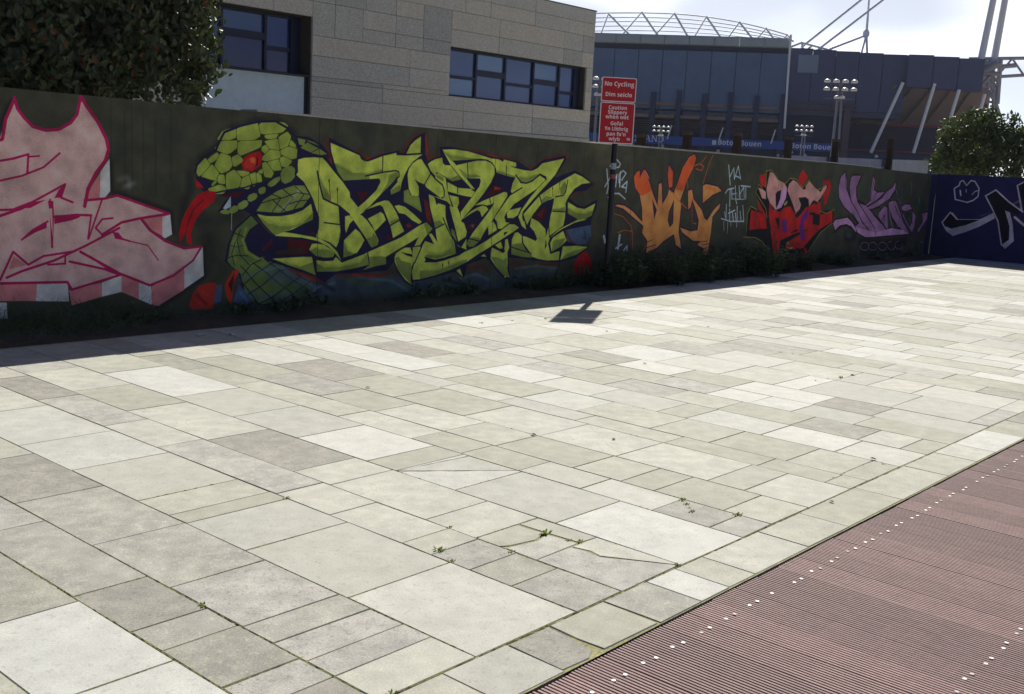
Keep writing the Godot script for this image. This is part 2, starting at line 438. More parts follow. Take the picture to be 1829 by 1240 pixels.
	c.fill(OLIVE, "6243 1195 6289 1210 6313 1201 6313 1167 6296 1146 6261 1136 6238 1145 6226 1174")
	c.fill(OLIVE, "6126 1130 6177 1149 6209 1145 6220 1116 6201 1090 6149 1066 6118 1070 6106 1103")
	c.fill(OLIVE, "6010 1050 6066 1079 6103 1079 6120 1050 6103 1022 6053 993 6016 993 5994 1022")
	c.fill(OLIVE, "5910 1000 5954 1028 5987 1028 6010 1000 5999 977 5954 958 5921 958 5899 977")
	c.fill(OLIVE, "5814 979 5857 996 5890 991 5913 965 5907 951 5874 949 5841 954 5808 966")
	c.fill(OLIVE, "6506 1383 6565 1409 6613 1413 6650 1394 6663 1358 6652 1304 6610 1264 6538 1238 6496 1262 6483 1334")
	c.fill(OLIVE, "5730 1240 5767 1268 5783 1273 5778 1254 5762 1233 5735 1210 5719 1205 5714 1219")
	c.fill(RED, "6037 1419 6066 1477 6124 1512 6242 1541 6277 1492 6244 1401 6155 1349 6067 1360")
	c.fill(EMBER, "6066 1420 6095 1462 6144 1488 6194 1481 6204 1416 6155 1366 6086 1380")
	c.fill(ORANGE, "6125 1463 6164 1484 6194 1465 6188 1424 6145 1431")
	c.fill(BLACK, "6203 1498 6224 1466 6220 1417 6195 1391 6210 1441")
	c.fill(RED, "5551 1269 5615 1213 5637 1185 5560 1196")
	c.fill(DARKRED, "5782 1116 5933 1150 6069 1159 5992 1101 5915 1109")
	c.fill(ICE, "5839 1003 5924 1120 5925 1016 5868 995")
	c.fill(RED, "5754 1156 5670 1166 5578 1130 5506 1059 5452 980 5407 893 5380 783 5391 680 5430 767 5466 830 5452 782 5466 694 5513 669 5502 789 5557 908 5634 995 5735 1059 5763 1116")
	c.line(DARKRED, 10, "5633 1083 5524 988 5461 845")
	c.line(ICE, 5, "5935 970 5932 807")
	c.fill(OLIVE, "6682 1684 6778 1671 6758 1611 6698 1625")
	c.fill(OLIVE, "6716 1592 6800 1647 6937 1596 6846 1551")
	c.fill(OLIVE, "6846 1546 6954 1593 7049 1542 6978 1529")
	c.fill(OLIVE, "6789 1672 6887 1651 6954 1619 6811 1656")
	c.fill(OLIVE, "6210 978 6289 1083 6451 1172 6638 1225 6767 1227 6856 1142 6857 1072 6729 1003 6517 948 6331 961")
	c.line(NAVY, 9, "6269 1053 6391 1087 6559 969")
	c.line(NAVY, 9, "6390 1137 6494 1105 6392 969")
	c.line(NAVY, 9, "6513 1189 6641 1105 6496 960")
	c.line(NAVY, 9, "6660 1217 6769 1141 6643 985")
	c.line(NAVY, 9, "6391 1087 6514 1105 6682 1157 6834 1141")
	c.line(NAVY, 9, "6558 1037 6684 1071 6846 1089")
	c.spray(ICE, 36, 0.3, "6454 986 6558 1020 6661 1140 6724 1209")
	c.spray(ICE, 36, 0.3, "6558 1037 6725 1175")
	c.fill(NAVY, "5861 512 5898 676 5965 823 6150 950 6211 903 6396 732 6912 615 6399 527 6699 367 7102 249 6969 148 6705 75 6282 60 6079 150 6017 389")
	c.fill(COIL, "5890 511 5922 675 5984 806 6150 933 6231 861 6132 804 6077 705 6124 603 6256 528 6420 543 6483 489 6677 377 6875 306 7057 252 6946 168 6704 97 6282 77 6099 166 6037 388 5939 459")
	c.fill(NAVY, "6211 853 6132 795 6083 705 6130 611 6256 535 6399 552 6564 659 6396 749")
	c.spray(COILBLUE, 110, 0.75, "6118 198 6322 135 6703 146 6967 220")
	c.spray(COILBLUE, 90, 0.6, "6485 368 6832 263")
	c.spray(DEEP, 90, 0.5, "6404 216 6615 257")
	c.spray(SCALELIT, 34, 0.6, "6096 821 6058 705 6098 591 6235 519 6389 536")
	c.spray(SCALE, 80, 0.5, "5975 740 5947 575 5997 490")
	c.spray(SCALE, 70, 0.4, "6156 468 6318 461")
	c.line(NAVY, 6.0, "5927 659 5996 640 6064 655")
	c.line(NAVY, 8.25, "5899 544 5996 565 6115 553")
	c.line(NAVY, 8.25, "5965 773 6044 747 6073 730")
	c.line(NAVY, 8.25, "5976 690 5938 576 5968 467")
	c.line(NAVY, 8.25, "6033 805 5995 707 6036 556 6135 468")
	c.line(NAVY, 9.75, "6057 371 6156 468 6276 517")
	c.line(NAVY, 9.75, "6078 285 6217 380 6400 475 6483 481")
	c.line(NAVY, 9.75, "6099 174 6280 258 6485 394 6612 406")
	c.line(NAVY, 9.75, "6241 80 6405 138 6615 257 6764 341")
	c.line(NAVY, 9.75, "6490 80 6702 182 6898 287")
	c.line(NAVY, 9.75, "6748 99 6922 205 7034 262")
	c.line(NAVY, 9.75, "6036 464 6137 367 6218 278 6405 121 6448 78")
	c.line(NAVY, 9.75, "6175 484 6319 393 6466 282 6616 187 6704 102")
	c.line(NAVY, 9.75, "6317 512 6485 403 6657 290 6834 192 6901 152")
	c.line(NAVY, 9.75, "6048 304 6138 214 6241 88")
	c.line(NAVY, 9.0, "6483 481 6612 397 6787 301 6989 219")
	c.spray(SLATELIT, 50, 0.45, "6038 321 6278 412 6484 429 6699 350")
	c.spray(SLATELIT, 40, 0.4, "6527 418 6831 326")
	c.spray(ICE, 26, 0.25, "6319 401 6484 429")
	c.fill(SLATE, "6018 289 6139 163 6283 34 5981 38 5961 140")
	c.spray(ICE, 40, 0.25, "6039 203 6140 95")
	c.fill(SLATE, "5748 286 5834 298 5825 132 5749 121")
	c.fill(EMBER, "5881 329 5958 422 6027 422 5959 308 5942 74 5882 179 5862 280")
	c.fill(DARKRED, "5901 295 5968 392 5940 209")
	c.fill(EMBER, "5479 122 5524 233 5598 303 5710 324 5776 310 5734 72 5524 79")
	c.spray(DARKRED, 40, 0.6, "5561 215 5673 109")
	c.spray(ORANGE, 30, 0.4, "5617 244 5692 191")
	c.spray(SLATE, 230, 0.595, "6361 367 6910 256 7501 255 8144 161 8841 156 9803 141 10879 159")
	c.spray(SLATE, 230, 0.51, "6913 142 7982 109 9316 32 10896 -23")
	c.spray(MOSS, 80, 0.7, "7348 263 7658 200 7975 256")
	c.spray(MOSS, 80, 0.7, "8575 126 9119 142 9512 21")
	c.spray(MOSS, 80, 0.7, "9811 38 10328 114 10889 50")
	c.spray(MOSS, 80, 0.7, "9400 227 9805 106")
	c.spray(MOSS, 80, 0.7, "10212 225 10759 236 11002 81")
	c.spray(MOSS, 80, 0.7, "7819 118 8314 140")
	c.spray(MOSS, 80, 0.7, "6496 250 6912 171")
	c.spray(SLATELIT, 50, 0.65, "7500 285 7977 219 8231 95")
	c.spray(SLATELIT, 50, 0.65, "9023 192 9303 232 9552 153")
	c.spray(SLATELIT, 50, 0.65, "9999 268 10422 286 10872 232")
	c.spray(SLATELIT, 50, 0.65, "9611 15 10123 20")
	c.spray(SLATELIT, 50, 0.65, "6911 199 7200 241")
	c.spray(BLACK, 50, 0.5, "8317 90 8355 181")
	c.spray(BLACK, 50, 0.5, "8749 193 9411 60")
	c.spray(BLACK, 50, 0.5, "9854 138 9816 -31")
	c.spray(BLACK, 50, 0.5, "10866 304 10721 23")
	c.spray(BLACK, 50, 0.5, "10437 109 11012 -29")
	c.spray(BLACK, 50, 0.5, "6909 285 7202 154")
	c.fill(SLATE, "10951 732 11233 774 11463 786 11497 638 11379 536 11150 533 10996 574")
	c.spray(BLACK, 30, 0.5, "11348 698 11373 603 11309 623")
	c.spray(SLATELIT, 40, 0.4, "11057 712 11160 738 11185 644")
	c.fill(RED, "11116 106 11172 306 11284 406 11389 446 11508 351 11568 157 11423 105 11224 86")
	c.spray(EMBER, 60, 0.7, "11322 339 11381 213")
	c.spray(ORANGE, 30, 0.5, "11343 357 11365 299")
	c.spray(DARKRED, 60, 0.6, "11507 207 11549 109")
	c.spray(RUST, 60, 0.8, "7033 1694 7114 1440 7001 1530")
	c.spray(RUST, 55, 0.8, "7455 1580 7545 1503 7643 1521 7792 1570")
	c.spray(RUST, 60, 0.8, "8079 1596 8209 1762 8335 1814")
	c.spray(RUST, 75, 0.8, "8390 1817 8448 1532 8646 1585")
	c.spray(RUST, 60, 0.8, "9063 1663 9594 1596 9931 1564")
	c.spray(RUST, 60, 0.8, "10064 1470 10305 1511 10435 1598 10871 1661 10864 1580")
	c.spray(RUST, 50, 0.8, "10964 1138 11122 1203 11314 1252 11479 1301")
	c.spray(RUST, 50, 0.8, "10968 1101 11123 1038")
	c.spray(RUST, 60, 0.8, "6609 406 6934 289 7093 244")
	c.spray(RUST, 60, 0.8, "7197 328 7538 313 7741 280 7946 317")
	c.spray(RUST, 50, 0.8, "9133 307 9428 320 9521 248")
	c.spray(RUST, 50, 0.8, "9868 320 10053 348 10192 307")
	c.spray(RUST, 50, 0.8, "10470 305 10845 291")
	c.spray(RUST, 50, 0.8, "10937 723 11071 572 11180 532")
	c.spray(RUST, 40, 0.8, "6289 601 6405 702")
	c.spray(EMBER, 30, 0.85, "7114 1440 7084 1504")
	c.spray(EMBER, 34, 0.85, "7574 1518 7634 1513")
	c.spray(EMBER, 30, 0.85, "8396 1801 8446 1571")
	c.spray(EMBER, 34, 0.85, "9405 1614 9593 1604")
	c.spray(EMBER, 30, 0.85, "10368 1578 10857 1652 10901 1644")
	c.spray(EMBER, 26, 0.85, "6716 361 6953 273")
	c.spray(EMBER, 26, 0.85, "7420 314 7731 277")
	c.fill(NAVY, "7065 1706 7421 1581 7519 1548 7475 1563 7555 1496 7782 1570 8016 1618 8048 1587 8100 1597 8160 1683 8231 1759 8341 1803 8395 1817 8407 1593 8449 1512 8503 1541 8646 1579 8618 1679 8624 1677 8805 1690 9159 1648 9594 1589 9934 1563 9970 1487 9937 1569 10199 1464 10368 1574 10435 1598 10863 1661 10868 1607 10666 1378 11050 1483 11172 1454 11477 1319 11317 1229 11091 1211 10961 1138 11137 1047 11292 1019 11569 1118 11573 1010 11478 868 11463 781 11234 760 10922 723 10996 574 11180 537 11468 505 11197 362 10843 314 10325 356 10117 389 9862 408 9906 173 9905 138 9784 170 9648 264 9524 385 9447 418 9143 349 9104 194 9041 240 8943 277 8621 226 8397 199 8295 202 8287 138 8153 209 8052 309 7994 425 7894 335 7538 332 7197 332 7046 250 6934 315 6591 424 6332 502 6285 530 6416 569 6692 632 6439 719 6387 762 6185 947 6218 975 6495 960 6755 1016 6849 1121 6766 1233 6650 1329 6673 1480 6911 1519 7019 1530 7123 1437 7082 1575")
	c.fill(DARKRED, "7445 1170 7621 1179 7517 1066")
	c.fill(RUST, "8409 1107 8471 1084 8526 892 8459 893")
	c.fill(RUST, "8436 969 8501 1000 8549 832 8486 857")
	c.fill(DARKRED, "10272 913 10513 1028 10546 974 10460 831")
	c.fill(RUST, "10354 921 10487 1001 10455 885")
	c.fill(DARKRED, "9425 1149 9528 1276 9722 1232 9500 1149")
	c.fill(EMBER, "9542 1263 9684 1236 9558 1217")
	c.fill(DARKRED, "8992 1088 9074 1105 9032 1014")
	c.fill(DARKRED, "7868 693 7918 739 7952 676 7880 655")
	c.fill(RUST, "8147 821 8199 844 8255 804 8191 789")
	c.fill(DARKRED, "9127 793 9220 858 9284 807 9203 741")
	c.fill(SLATE, "9174 809 9234 816 9225 775")
	c.fill(DARKRED, "6585 713 6880 670 6819 549 6589 546")
	c.fill(UMBER, "6432 589 6764 616 6756 565 6442 554")
	c.fill(DARKRED, "6289 601 6405 702 6364 626")
	c.fill(DARKRED, "6841 750 6923 771 6924 727")
	c.line(NAVY, 22, "6690 1477 6760 1497 6884 1506 6993 1504 7049 1460 7153 1362 7259 1270 7353 1169 7360 1117 7464 1021 7507 934 7526 930 7598 877 7691 781 7767 665 7754 615 7678 590 7658 602 7605 676 7512 776 7416 878 7356 933 7277 988 7210 1029 7229 852 7235 825 7249 662 7243 795 7223 662 7192 604 7110 658 6942 712 6933 727 6963 799 6965 915 6926 1001 6948 942 6924 1000 6885 1093 6829 1178 6765 1262 6671 1330 6693 1358 6687 1421 6690 1477")
	c.line(NAVY, 22, "6218 951 6326 929 6495 928 6633 945 6756 984 6859 1049 6872 1001 6887 937 6883 890 6759 845 6636 797 6532 774 6637 760 6878 721 6988 697 7111 639 7207 559 7262 468 7179 545 7083 621 6943 678 6762 713 6439 737 6387 773 6285 864 6218 951")
	c.line(NAVY, 22, "6845 592 6880 649 6944 651 7036 637 7122 584 7170 545 7152 509 7077 504 6947 523 6845 592")
	c.line(NAVY, 22, "6400 517 6589 521 6766 522 6888 518 6912 437 6938 329 6769 392 6590 449 6400 517")
	c.line(NAVY, 22, "6939 483 7041 468 7153 468 7190 507 7263 453 7265 445 7318 458 7561 521 7630 546 7800 599 8089 689 8331 803 8366 818 8464 847 8563 776 8440 674 8393 619 8380 599 8292 589 8353 687 8263 646 8021 546 7877 484 7885 406 7706 386 7552 350 7655 411 7389 373 7196 358 7261 355 6946 366 6939 483")
	c.line(NAVY, 22, "7292 675 7443 792 7503 754 7570 669 7518 595 7471 539 7384 516 7288 497 7292 675")
	c.line(NAVY, 22, "7299 920 7351 931 7411 882 7363 845 7318 749 7303 794 7299 920")
	c.line(NAVY, 22, "7089 1657 7471 1546 7496 1507 7551 1486 7516 1494 7585 1485 7644 1502 7793 1550 7981 1589 7985 1566 8102 1565 8369 1587 8232 1509 8161 1438 8111 1360 8073 1282 8053 1193 7927 1146 7917 1196 8010 1281 8011 1380 7984 1395 7810 1372 7752 1314 7661 1313 7465 1298 7617 1306 7268 1285 7190 1370 7141 1470 7101 1569 7089 1657")
	c.line(NAVY, 22, "7465 1298 7752 1314 7771 1281 7716 1193 7570 1080 7474 1016 7469 1021 7394 955 7454 902 7502 939 7535 967 7632 1027 7769 1141 7937 1272 8007 1342 8011 1380 7984 1395 7810 1372 7562 1327 7465 1298")
	c.line(NAVY, 22, "7632 1016 7721 1058 7842 1088 7894 1081 7947 1035 8003 966 8048 896 8043 888 8134 755 7973 684 7931 812 7858 940 7815 1005 7864 928 7814 1016 7773 1039 7623 1001 7535 967 7497 934 7632 1016")
	c.line(NAVY, 22, "7607 895 7786 967 7828 940 7861 878 7712 761 7670 827 7607 895")
	c.line(NAVY, 22, "7979 1028 8041 1039 8127 1020 8138 1016 8270 938 8395 854 8352 830 8241 875 8141 938 8045 954 7990 1016 7979 1028")
	c.line(NAVY, 22, "8127 1586 8181 1676 8253 1733 8335 1779 8335 1602 8127 1586")
	c.line(NAVY, 22, "8360 1540 8418 1480 8495 1380 8412 1264 8318 1290 8263 1317 8326 1240 8335 1161 8326 1134 8228 1137 8182 1207 8169 1268 8154 1361 8172 1423 8222 1486 8296 1527 8360 1540")
	c.line(NAVY, 22, "8108 1190 8171 1206 8206 1145 8337 1130 8389 957 8255 1020 8114 1074 8108 1190")
	c.line(NAVY, 22, "8418 1265 8500 1376 8570 1330 8692 1261 8724 1197 8727 1141 8672 1117 8579 1164 8441 1233 8418 1265")
	c.line(NAVY, 22, "8451 1485 8504 1518 8569 1543 8675 1563 8670 1561 8684 1509 8714 1483 8805 1481 8989 1328 8845 1305 8768 1336 8744 1348 8594 1400 8622 1403 8588 1402 8580 1354 8498 1416 8451 1485")
	c.line(NAVY, 22, "8569 1340 8595 1388 8629 1385 8739 1340 8755 1264 8777 1184 8855 1022 8783 1071 8728 1135 8717 1231 8599 1317 8569 1340")
	c.line(NAVY, 22, "8558 1140 8706 1109 8733 1137 8783 1077 8626 1116 8558 1140")
	c.line(NAVY, 22, "8484 1155 8569 1132 8614 1036 8635 1060 8750 1036 8770 891 8749 1016 8761 903 8820 772 8923 614 8952 489 9120 509 9288 555 9470 627 9679 725 9854 813 9884 811 9950 808 10033 768 9931 717 9816 671 9769 650 9625 589 9501 536 9319 465 9140 382 8906 308 8619 247 8396 217 8288 218 8268 303 8302 398 8376 563 8408 582 8455 641 8441 646 8595 602 8510 716 8549 726 8651 621 8624 694 8608 775 8511 1016 8484 1155")
	c.line(NAVY, 22, "8003 472 8022 518 8095 555 8158 577 8233 575 8269 503 8265 471 8295 422 8260 360 8255 224 8280 158 8174 220 8062 336 8010 425 8003 472")
	c.line(NAVY, 22, "8271 578 8386 583 8328 413 8307 406 8284 422 8271 463 8271 578")
	c.line(NAVY, 22, "8670 1651 8864 1661 9076 1647 9283 1614 9482 1579 9608 1575 9686 1548 9697 1576 9919 1545 9923 1496 9805 1504 9925 1479 10113 1454 9931 1483 10065 1461 10214 1454 10320 1489 10411 1553 10830 1624 10676 1423 10513 1348 10495 1392 10381 1425 10317 1362 10185 1312 10050 1318 9967 1364 9924 1402 9930 1406 9920 1367 9749 1389 9581 1419 9565 1469 9498 1534 9409 1565 9310 1570 9047 1549 8848 1535 8814 1529 8670 1651")
	c.line(NAVY, 22, "8670 1648 8814 1537 8861 1515 9059 1350 9223 1221 9163 1225 8976 1356 8805 1489 8719 1590 8670 1648")
	c.line(NAVY, 22, "8892 1484 9049 1514 9238 1547 9385 1551 9473 1529 9539 1481 9548 1402 9489 1300 9373 1173 9235 1047 9018 866 9000 957 9169 1122 9294 1255 9315 1314 9300 1347 9107 1343 9041 1350 8892 1484")
	c.line(NAVY, 22, "8770 1296 8948 1234 9151 1225 9225 1188 9169 1130 9036 1145 8776 1192 8770 1296")
	c.line(NAVY, 22, "8801 1152 8954 1129 8970 1063 8944 1014 8996 932 9018 866 9021 852 9064 835 9118 734 9104 676 8982 623 8912 804 8818 1016 8815 1022 8832 1030 8885 1014 8801 1152")
	c.line(NAVY, 22, "9223 1035 9367 1090 9489 1124 9725 1196 9784 1190 9791 1147 9698 1040 9580 904 9566 881 9425 738 9339 621 9239 560 9166 558 9124 601 9222 724 9367 857 9452 938 9569 1065 9494 1044 9432 1035 9370 1048 9223 1035")
	c.line(NAVY, 22, "9023 870 9179 973 9286 1014 9370 1035 9434 1018 9467 989 9361 901 9326 964 9276 981 9169 940 9023 870")
	c.line(NAVY, 22, "8954 597 9034 553 9118 651 9118 551 9132 525 8997 563 8954 597")
	c.line(NAVY, 22, "8861 771 8915 746 8958 622 8871 706 8861 771")
	c.line(NAVY, 22, "9476 805 9555 851 9609 803 9633 743 9491 686 9476 805")
	c.line(NAVY, 22, "9932 1389 10016 1326 10126 1293 10024 1312 10131 1305 10237 1335 10376 1403 10491 1357 10327 1239 10130 1150 9938 1058 9943 1071 9844 988 9782 946 9754 894 9791 834 9763 853 9804 831 9853 831 9715 759 9651 760 9625 846 9578 885 9593 904 9700 1014 9808 1126 9876 1178 9848 1203 9873 1298 9932 1389")
	c.line(NAVY, 22, "9795 946 9832 980 10054 1014 9995 919 9918 884 9813 885 9795 946")
	c.line(NAVY, 22, "10676 1423 10517 1295 10269 1111 10091 966 10089 905 10127 852 10170 741 10078 791 10009 901 10063 984 10200 1124 10341 1240 10498 1353 10676 1423")
	c.line(NAVY, 22, "10101 931 10383 1152 10440 1063 10285 930 10210 842 10179 799 10125 887 10101 931")
	c.line(NAVY, 22, "10396 1161 10578 1252 10799 1345 11068 1445 11222 1407 11406 1332 11217 1311 11073 1249 10970 1156 10912 1074 10915 882 10888 781 10741 710 10637 664 10594 510 10548 629 10604 791 10628 927 10646 965 10674 1127 10549 1099 10447 1063 10396 1161")
	c.line(NAVY, 22, "10254 884 10396 838 10538 743 10554 638 10546 484 10603 565 10657 436 10844 457 10840 342 10608 346 10436 370 10308 402 10276 448 10129 576 10109 665 10177 655 10361 598 10386 624 10323 715 10235 778 10254 884")
	c.line(NAVY, 22, "9911 625 9958 703 10011 715 10088 674 10102 577 10177 495 10277 439 10309 393 10116 408 9918 446 9912 529 9911 625")
	c.line(NAVY, 22, "10697 635 10894 714 10979 593 10854 512 10685 453 10646 564 10697 635")
	c.line(NAVY, 22, "10905 516 11182 518 11430 497 11193 400 10870 341 10905 516")
	c.line(NAVY, 22, "10955 1083 11156 1010 11310 991 11535 1066 11474 906 11323 860 11202 852 10969 936 10955 1083")
	c.line(NAVY, 22, "11201 861 11385 860 11115 815 10884 744 10702 665 10626 628 10579 511 10640 637 10804 734 11201 861")
	c.line(NAVY, 22, "9564 539 9696 492 9763 464 9824 514 9839 496 9849 277 9904 160 9782 201 9659 294 9542 410 9543 488 9564 539")
	c.line(NAVY, 22, "9790 628 9835 636 9847 601 9872 530 9843 479 9859 268 9879 179 9801 165 9856 268 9826 497 9786 498 9790 628")
	c.line(NAVY, 22, "8972 289 9030 311 9085 208 8972 289")
	c.line(NAVY, 22, "9370 442 9431 466 9471 430 9370 442")
	c.line(NAVY, 22, "9614 563 9714 604 9758 525 9694 522 9614 563")
	c.fill(LIME, "6690 1477 6760 1497 6884 1506 6993 1504 7049 1460 7153 1362 7259 1270 7353 1169 7360 1117 7464 1021 7507 934 7526 930 7598 877 7691 781 7767 665 7754 615 7678 590 7658 602 7605 676 7512 776 7416 878 7356 933 7277 988 7210 1029 7229 852 7235 825 7249 662 7243 795 7223 662 7192 604 7110 658 6942 712 6933 727 6963 799 6965 915 6926 1001 6948 942 6924 1000 6885 1093 6829 1178 6765 1262 6671 1330 6693 1358 6687 1421")
	c.fill(LIME, "6218 951 6326 929 6495 928 6633 945 6756 984 6859 1049 6872 1001 6887 937 6883 890 6759 845 6636 797 6532 774 6637 760 6878 721 6988 697 7111 639 7207 559 7262 468 7179 545 7083 621 6943 678 6762 713 6439 737 6387 773 6285 864")
	c.fill(LIME, "6845 592 6880 649 6944 651 7036 637 7122 584 7170 545 7152 509 7077 504 6947 523")
	c.fill(LIME, "6400 517 6589 521 6766 522 6888 518 6912 437 6938 329 6769 392 6590 449")
	c.fill(LIME, "6939 483 7041 468 7153 468 7190 507 7263 453 7265 445 7318 458 7561 521 7630 546 7800 599 8089 689 8331 803 8366 818 8464 847 8563 776 8440 674 8393 619 8380 599 8292 589 8353 687 8263 646 8021 546 7877 484 7885 406 7706 386 7552 350 7655 411 7389 373 7196 358 7261 355 6946 366")
	c.fill(LIME, "7292 675 7443 792 7503 754 7570 669 7518 595 7471 539 7384 516 7288 497")
	c.fill(LIME, "7299 920 7351 931 7411 882 7363 845 7318 749 7303 794")
	c.fill(LIME, "7089 1657 7471 1546 7496 1507 7551 1486 7516 1494 7585 1485 7644 1502 7793 1550 7981 1589 7985 1566 8102 1565 8369 1587 8232 1509 8161 1438 8111 1360 8073 1282 8053 1193 7927 1146 7917 1196 8010 1281 8011 1380 7984 1395 7810 1372 7752 1314 7661 1313 7465 1298 7617 1306 7268 1285 7190 1370 7141 1470 7101 1569")
	c.fill(LIME, "7465 1298 7752 1314 7771 1281 7716 1193 7570 1080 7474 1016 7469 1021 7394 955 7454 902 7502 939 7535 967 7632 1027 7769 1141 7937 1272 8007 1342 8011 1380 7984 1395 7810 1372 7562 1327")
	c.fill(LIME, "7632 1016 7721 1058 7842 1088 7894 1081 7947 1035 8003 966 8048 896 8043 888 8134 755 7973 684 7931 812 7858 940 7815 1005 7864 928 7814 1016 7773 1039 7623 1001 7535 967 7497 934")
	c.fill(LIME, "7607 895 7786 967 7828 940 7861 878 7712 761 7670 827")
	c.fill(LIME, "7979 1028 8041 1039 8127 1020 8138 1016 8270 938 8395 854 8352 830 8241 875 8141 938 8045 954 7990 1016")
	c.fill(LIME, "8127 1586 8181 1676 8253 1733 8335 1779 8335 1602")
	c.fill(LIME, "8360 1540 8418 1480 8495 1380 8412 1264 8318 1290 8263 1317 8326 1240 8335 1161 8326 1134 8228 1137 8182 1207 8169 1268 8154 1361 8172 1423 8222 1486 8296 1527")
	c.fill(LIME, "8108 1190 8171 1206 8206 1145 8337 1130 8389 957 8255 1020 8114 1074")
	c.fill(LIME, "8418 1265 8500 1376 8570 1330 8692 1261 8724 1197 8727 1141 8672 1117 8579 1164 8441 1233")
	c.fill(LIME, "8451 1485 8504 1518 8569 1543 8675 1563 8670 1561 8684 1509 8714 1483 8805 1481 8989 1328 8845 1305 8768 1336 8744 1348 8594 1400 8622 1403 8588 1402 8580 1354 8498 1416")
	c.fill(LIME, "8569 1340 8595 1388 8629 1385 8739 1340 8755 1264 8777 1184 8855 1022 8783 1071 8728 1135 8717 1231 8599 1317")
	c.fill(LIME, "8558 1140 8706 1109 8733 1137 8783 1077 8626 1116")
	c.fill(LIME, "8484 1155 8569 1132 8614 1036 8635 1060 8750 1036 8770 891 8749 1016 8761 903 8820 772 8923 614 8952 489 9120 509 9288 555 9470 627 9679 725 9854 813 9884 811 9950 808 10033 768 9931 717 9816 671 9769 650 9625 589 9501 536 9319 465 9140 382 8906 308 8619 247 8396 217 8288 218 8268 303 8302 398 8376 563 8408 582 8455 641 8441 646 8595 602 8510 716 8549 726 8651 621 8624 694 8608 775 8511 1016")
	c.fill(LIME, "8003 472 8022 518 8095 555 8158 577 8233 575 8269 503 8265 471 8295 422 8260 360 8255 224 8280 158 8174 220 8062 336 8010 425")
	c.fill(LIME, "8271 578 8386 583 8328 413 8307 406 8284 422 8271 463")
	c.fill(LIME, "8670 1651 8864 1661 9076 1647 9283 1614 9482 1579 9608 1575 9686 1548 9697 1576 9919 1545 9923 1496 9805 1504 9925 1479 10113 1454 9931 1483 10065 1461 10214 1454 10320 1489 10411 1553 10830 1624 10676 1423 10513 1348 10495 1392 10381 1425 10317 1362 10185 1312 10050 1318 9967 1364 9924 1402 9930 1406 9920 1367 9749 1389 9581 1419 9565 1469 9498 1534 9409 1565 9310 1570 9047 1549 8848 1535 8814 1529")
	c.fill(LIME, "8670 1648 8814 1537 8861 1515 9059 1350 9223 1221 9163 1225 8976 1356 8805 1489 8719 1590")
	c.fill(LIME, "8892 1484 9049 1514 9238 1547 9385 1551 9473 1529 9539 1481 9548 1402 9489 1300 9373 1173 9235 1047 9018 866 9000 957 9169 1122 9294 1255 9315 1314 9300 1347 9107 1343 9041 1350")
	c.fill(LIME, "8770 1296 8948 1234 9151 1225 9225 1188 9169 1130 9036 1145 8776 1192")
	c.fill(LIME, "8801 1152 8954 1129 8970 1063 8944 1014 8996 932 9018 866 9021 852 9064 835 9118 734 9104 676 8982 623 8912 804 8818 1016 8815 1022 8832 1030 8885 1014")
	c.fill(LIME, "9223 1035 9367 1090 9489 1124 9725 1196 9784 1190 9791 1147 9698 1040 9580 904 9566 881 9425 738 9339 621 9239 560 9166 558 9124 601 9222 724 9367 857 9452 938 9569 1065 9494 1044 9432 1035 9370 1048")
	c.fill(LIME, "9023 870 9179 973 9286 1014 9370 1035 9434 1018 9467 989 9361 901 9326 964 9276 981 9169 940")
	c.fill(LIME, "8954 597 9034 553 9118 651 9118 551 9132 525 8997 563")
	c.fill(LIME, "8861 771 8915 746 8958 622 8871 706")
	c.fill(LIME, "9476 805 9555 851 9609 803 9633 743 9491 686")
	c.fill(LIME, "9932 1389 10016 1326 10126 1293 10024 1312 10131 1305 10237 1335 10376 1403 10491 1357 10327 1239 10130 1150 9938 1058 9943 1071 9844 988 9782 946 9754 894 9791 834 9763 853 9804 831 9853 831 9715 759 9651 760 9625 846 9578 885 9593 904 9700 1014 9808 1126 9876 1178 9848 1203 9873 1298")
	c.fill(LIME, "9795 946 9832 980 10054 1014 9995 919 9918 884 9813 885")
	c.fill(LIME, "10676 1423 10517 1295 10269 1111 10091 966 10089 905 10127 852 10170 741 10078 791 10009 901 10063 984 10200 1124 10341 1240 10498 1353")
	c.fill(LIME, "10101 931 10383 1152 10440 1063 10285 930 10210 842 10179 799 10125 887")
	c.fill(LIME, "10396 1161 10578 1252 10799 1345 11068 1445 11222 1407 11406 1332 11217 1311 11073 1249 10970 1156 10912 1074 10915 882 10888 781 10741 710 10637 664 10594 510 10548 629 10604 791 10628 927 10646 965 10674 1127 10549 1099 10447 1063")
	c.fill(LIME, "10254 884 10396 838 10538 743 10554 638 10546 484 10603 565 10657 436 10844 457 10840 342 10608 346 10436 370 10308 402 10276 448 10129 576 10109 665 10177 655 10361 598 10386 624 10323 715 10235 778")
	c.fill(LIME, "9911 625 9958 703 10011 715 10088 674 10102 577 10177 495 10277 439 10309 393 10116 408 9918 446 9912 529")
	c.fill(LIME, "10697 635 10894 714 10979 593 10854 512 10685 453 10646 564")
	c.fill(LIME, "10905 516 11182 518 11430 497 11193 400 10870 341")
	c.fill(LIME, "10955 1083 11156 1010 11310 991 11535 1066 11474 906 11323 860 11202 852 10969 936")
	c.fill(LIME, "11201 861 11385 860 11115 815 10884 744 10702 665 10626 628 10579 511 10640 637 10804 734")
	c.fill(LIME, "9564 539 9696 492 9763 464 9824 514 9839 496 9849 277 9904 160 9782 201 9659 294 9542 410 9543 488")
	c.fill(LIME, "9790 628 9835 636 9847 601 9872 530 9843 479 9859 268 9879 179 9801 165 9856 268 9826 497 9786 498")
	c.fill(LIME, "8972 289 9030 311 9085 208")
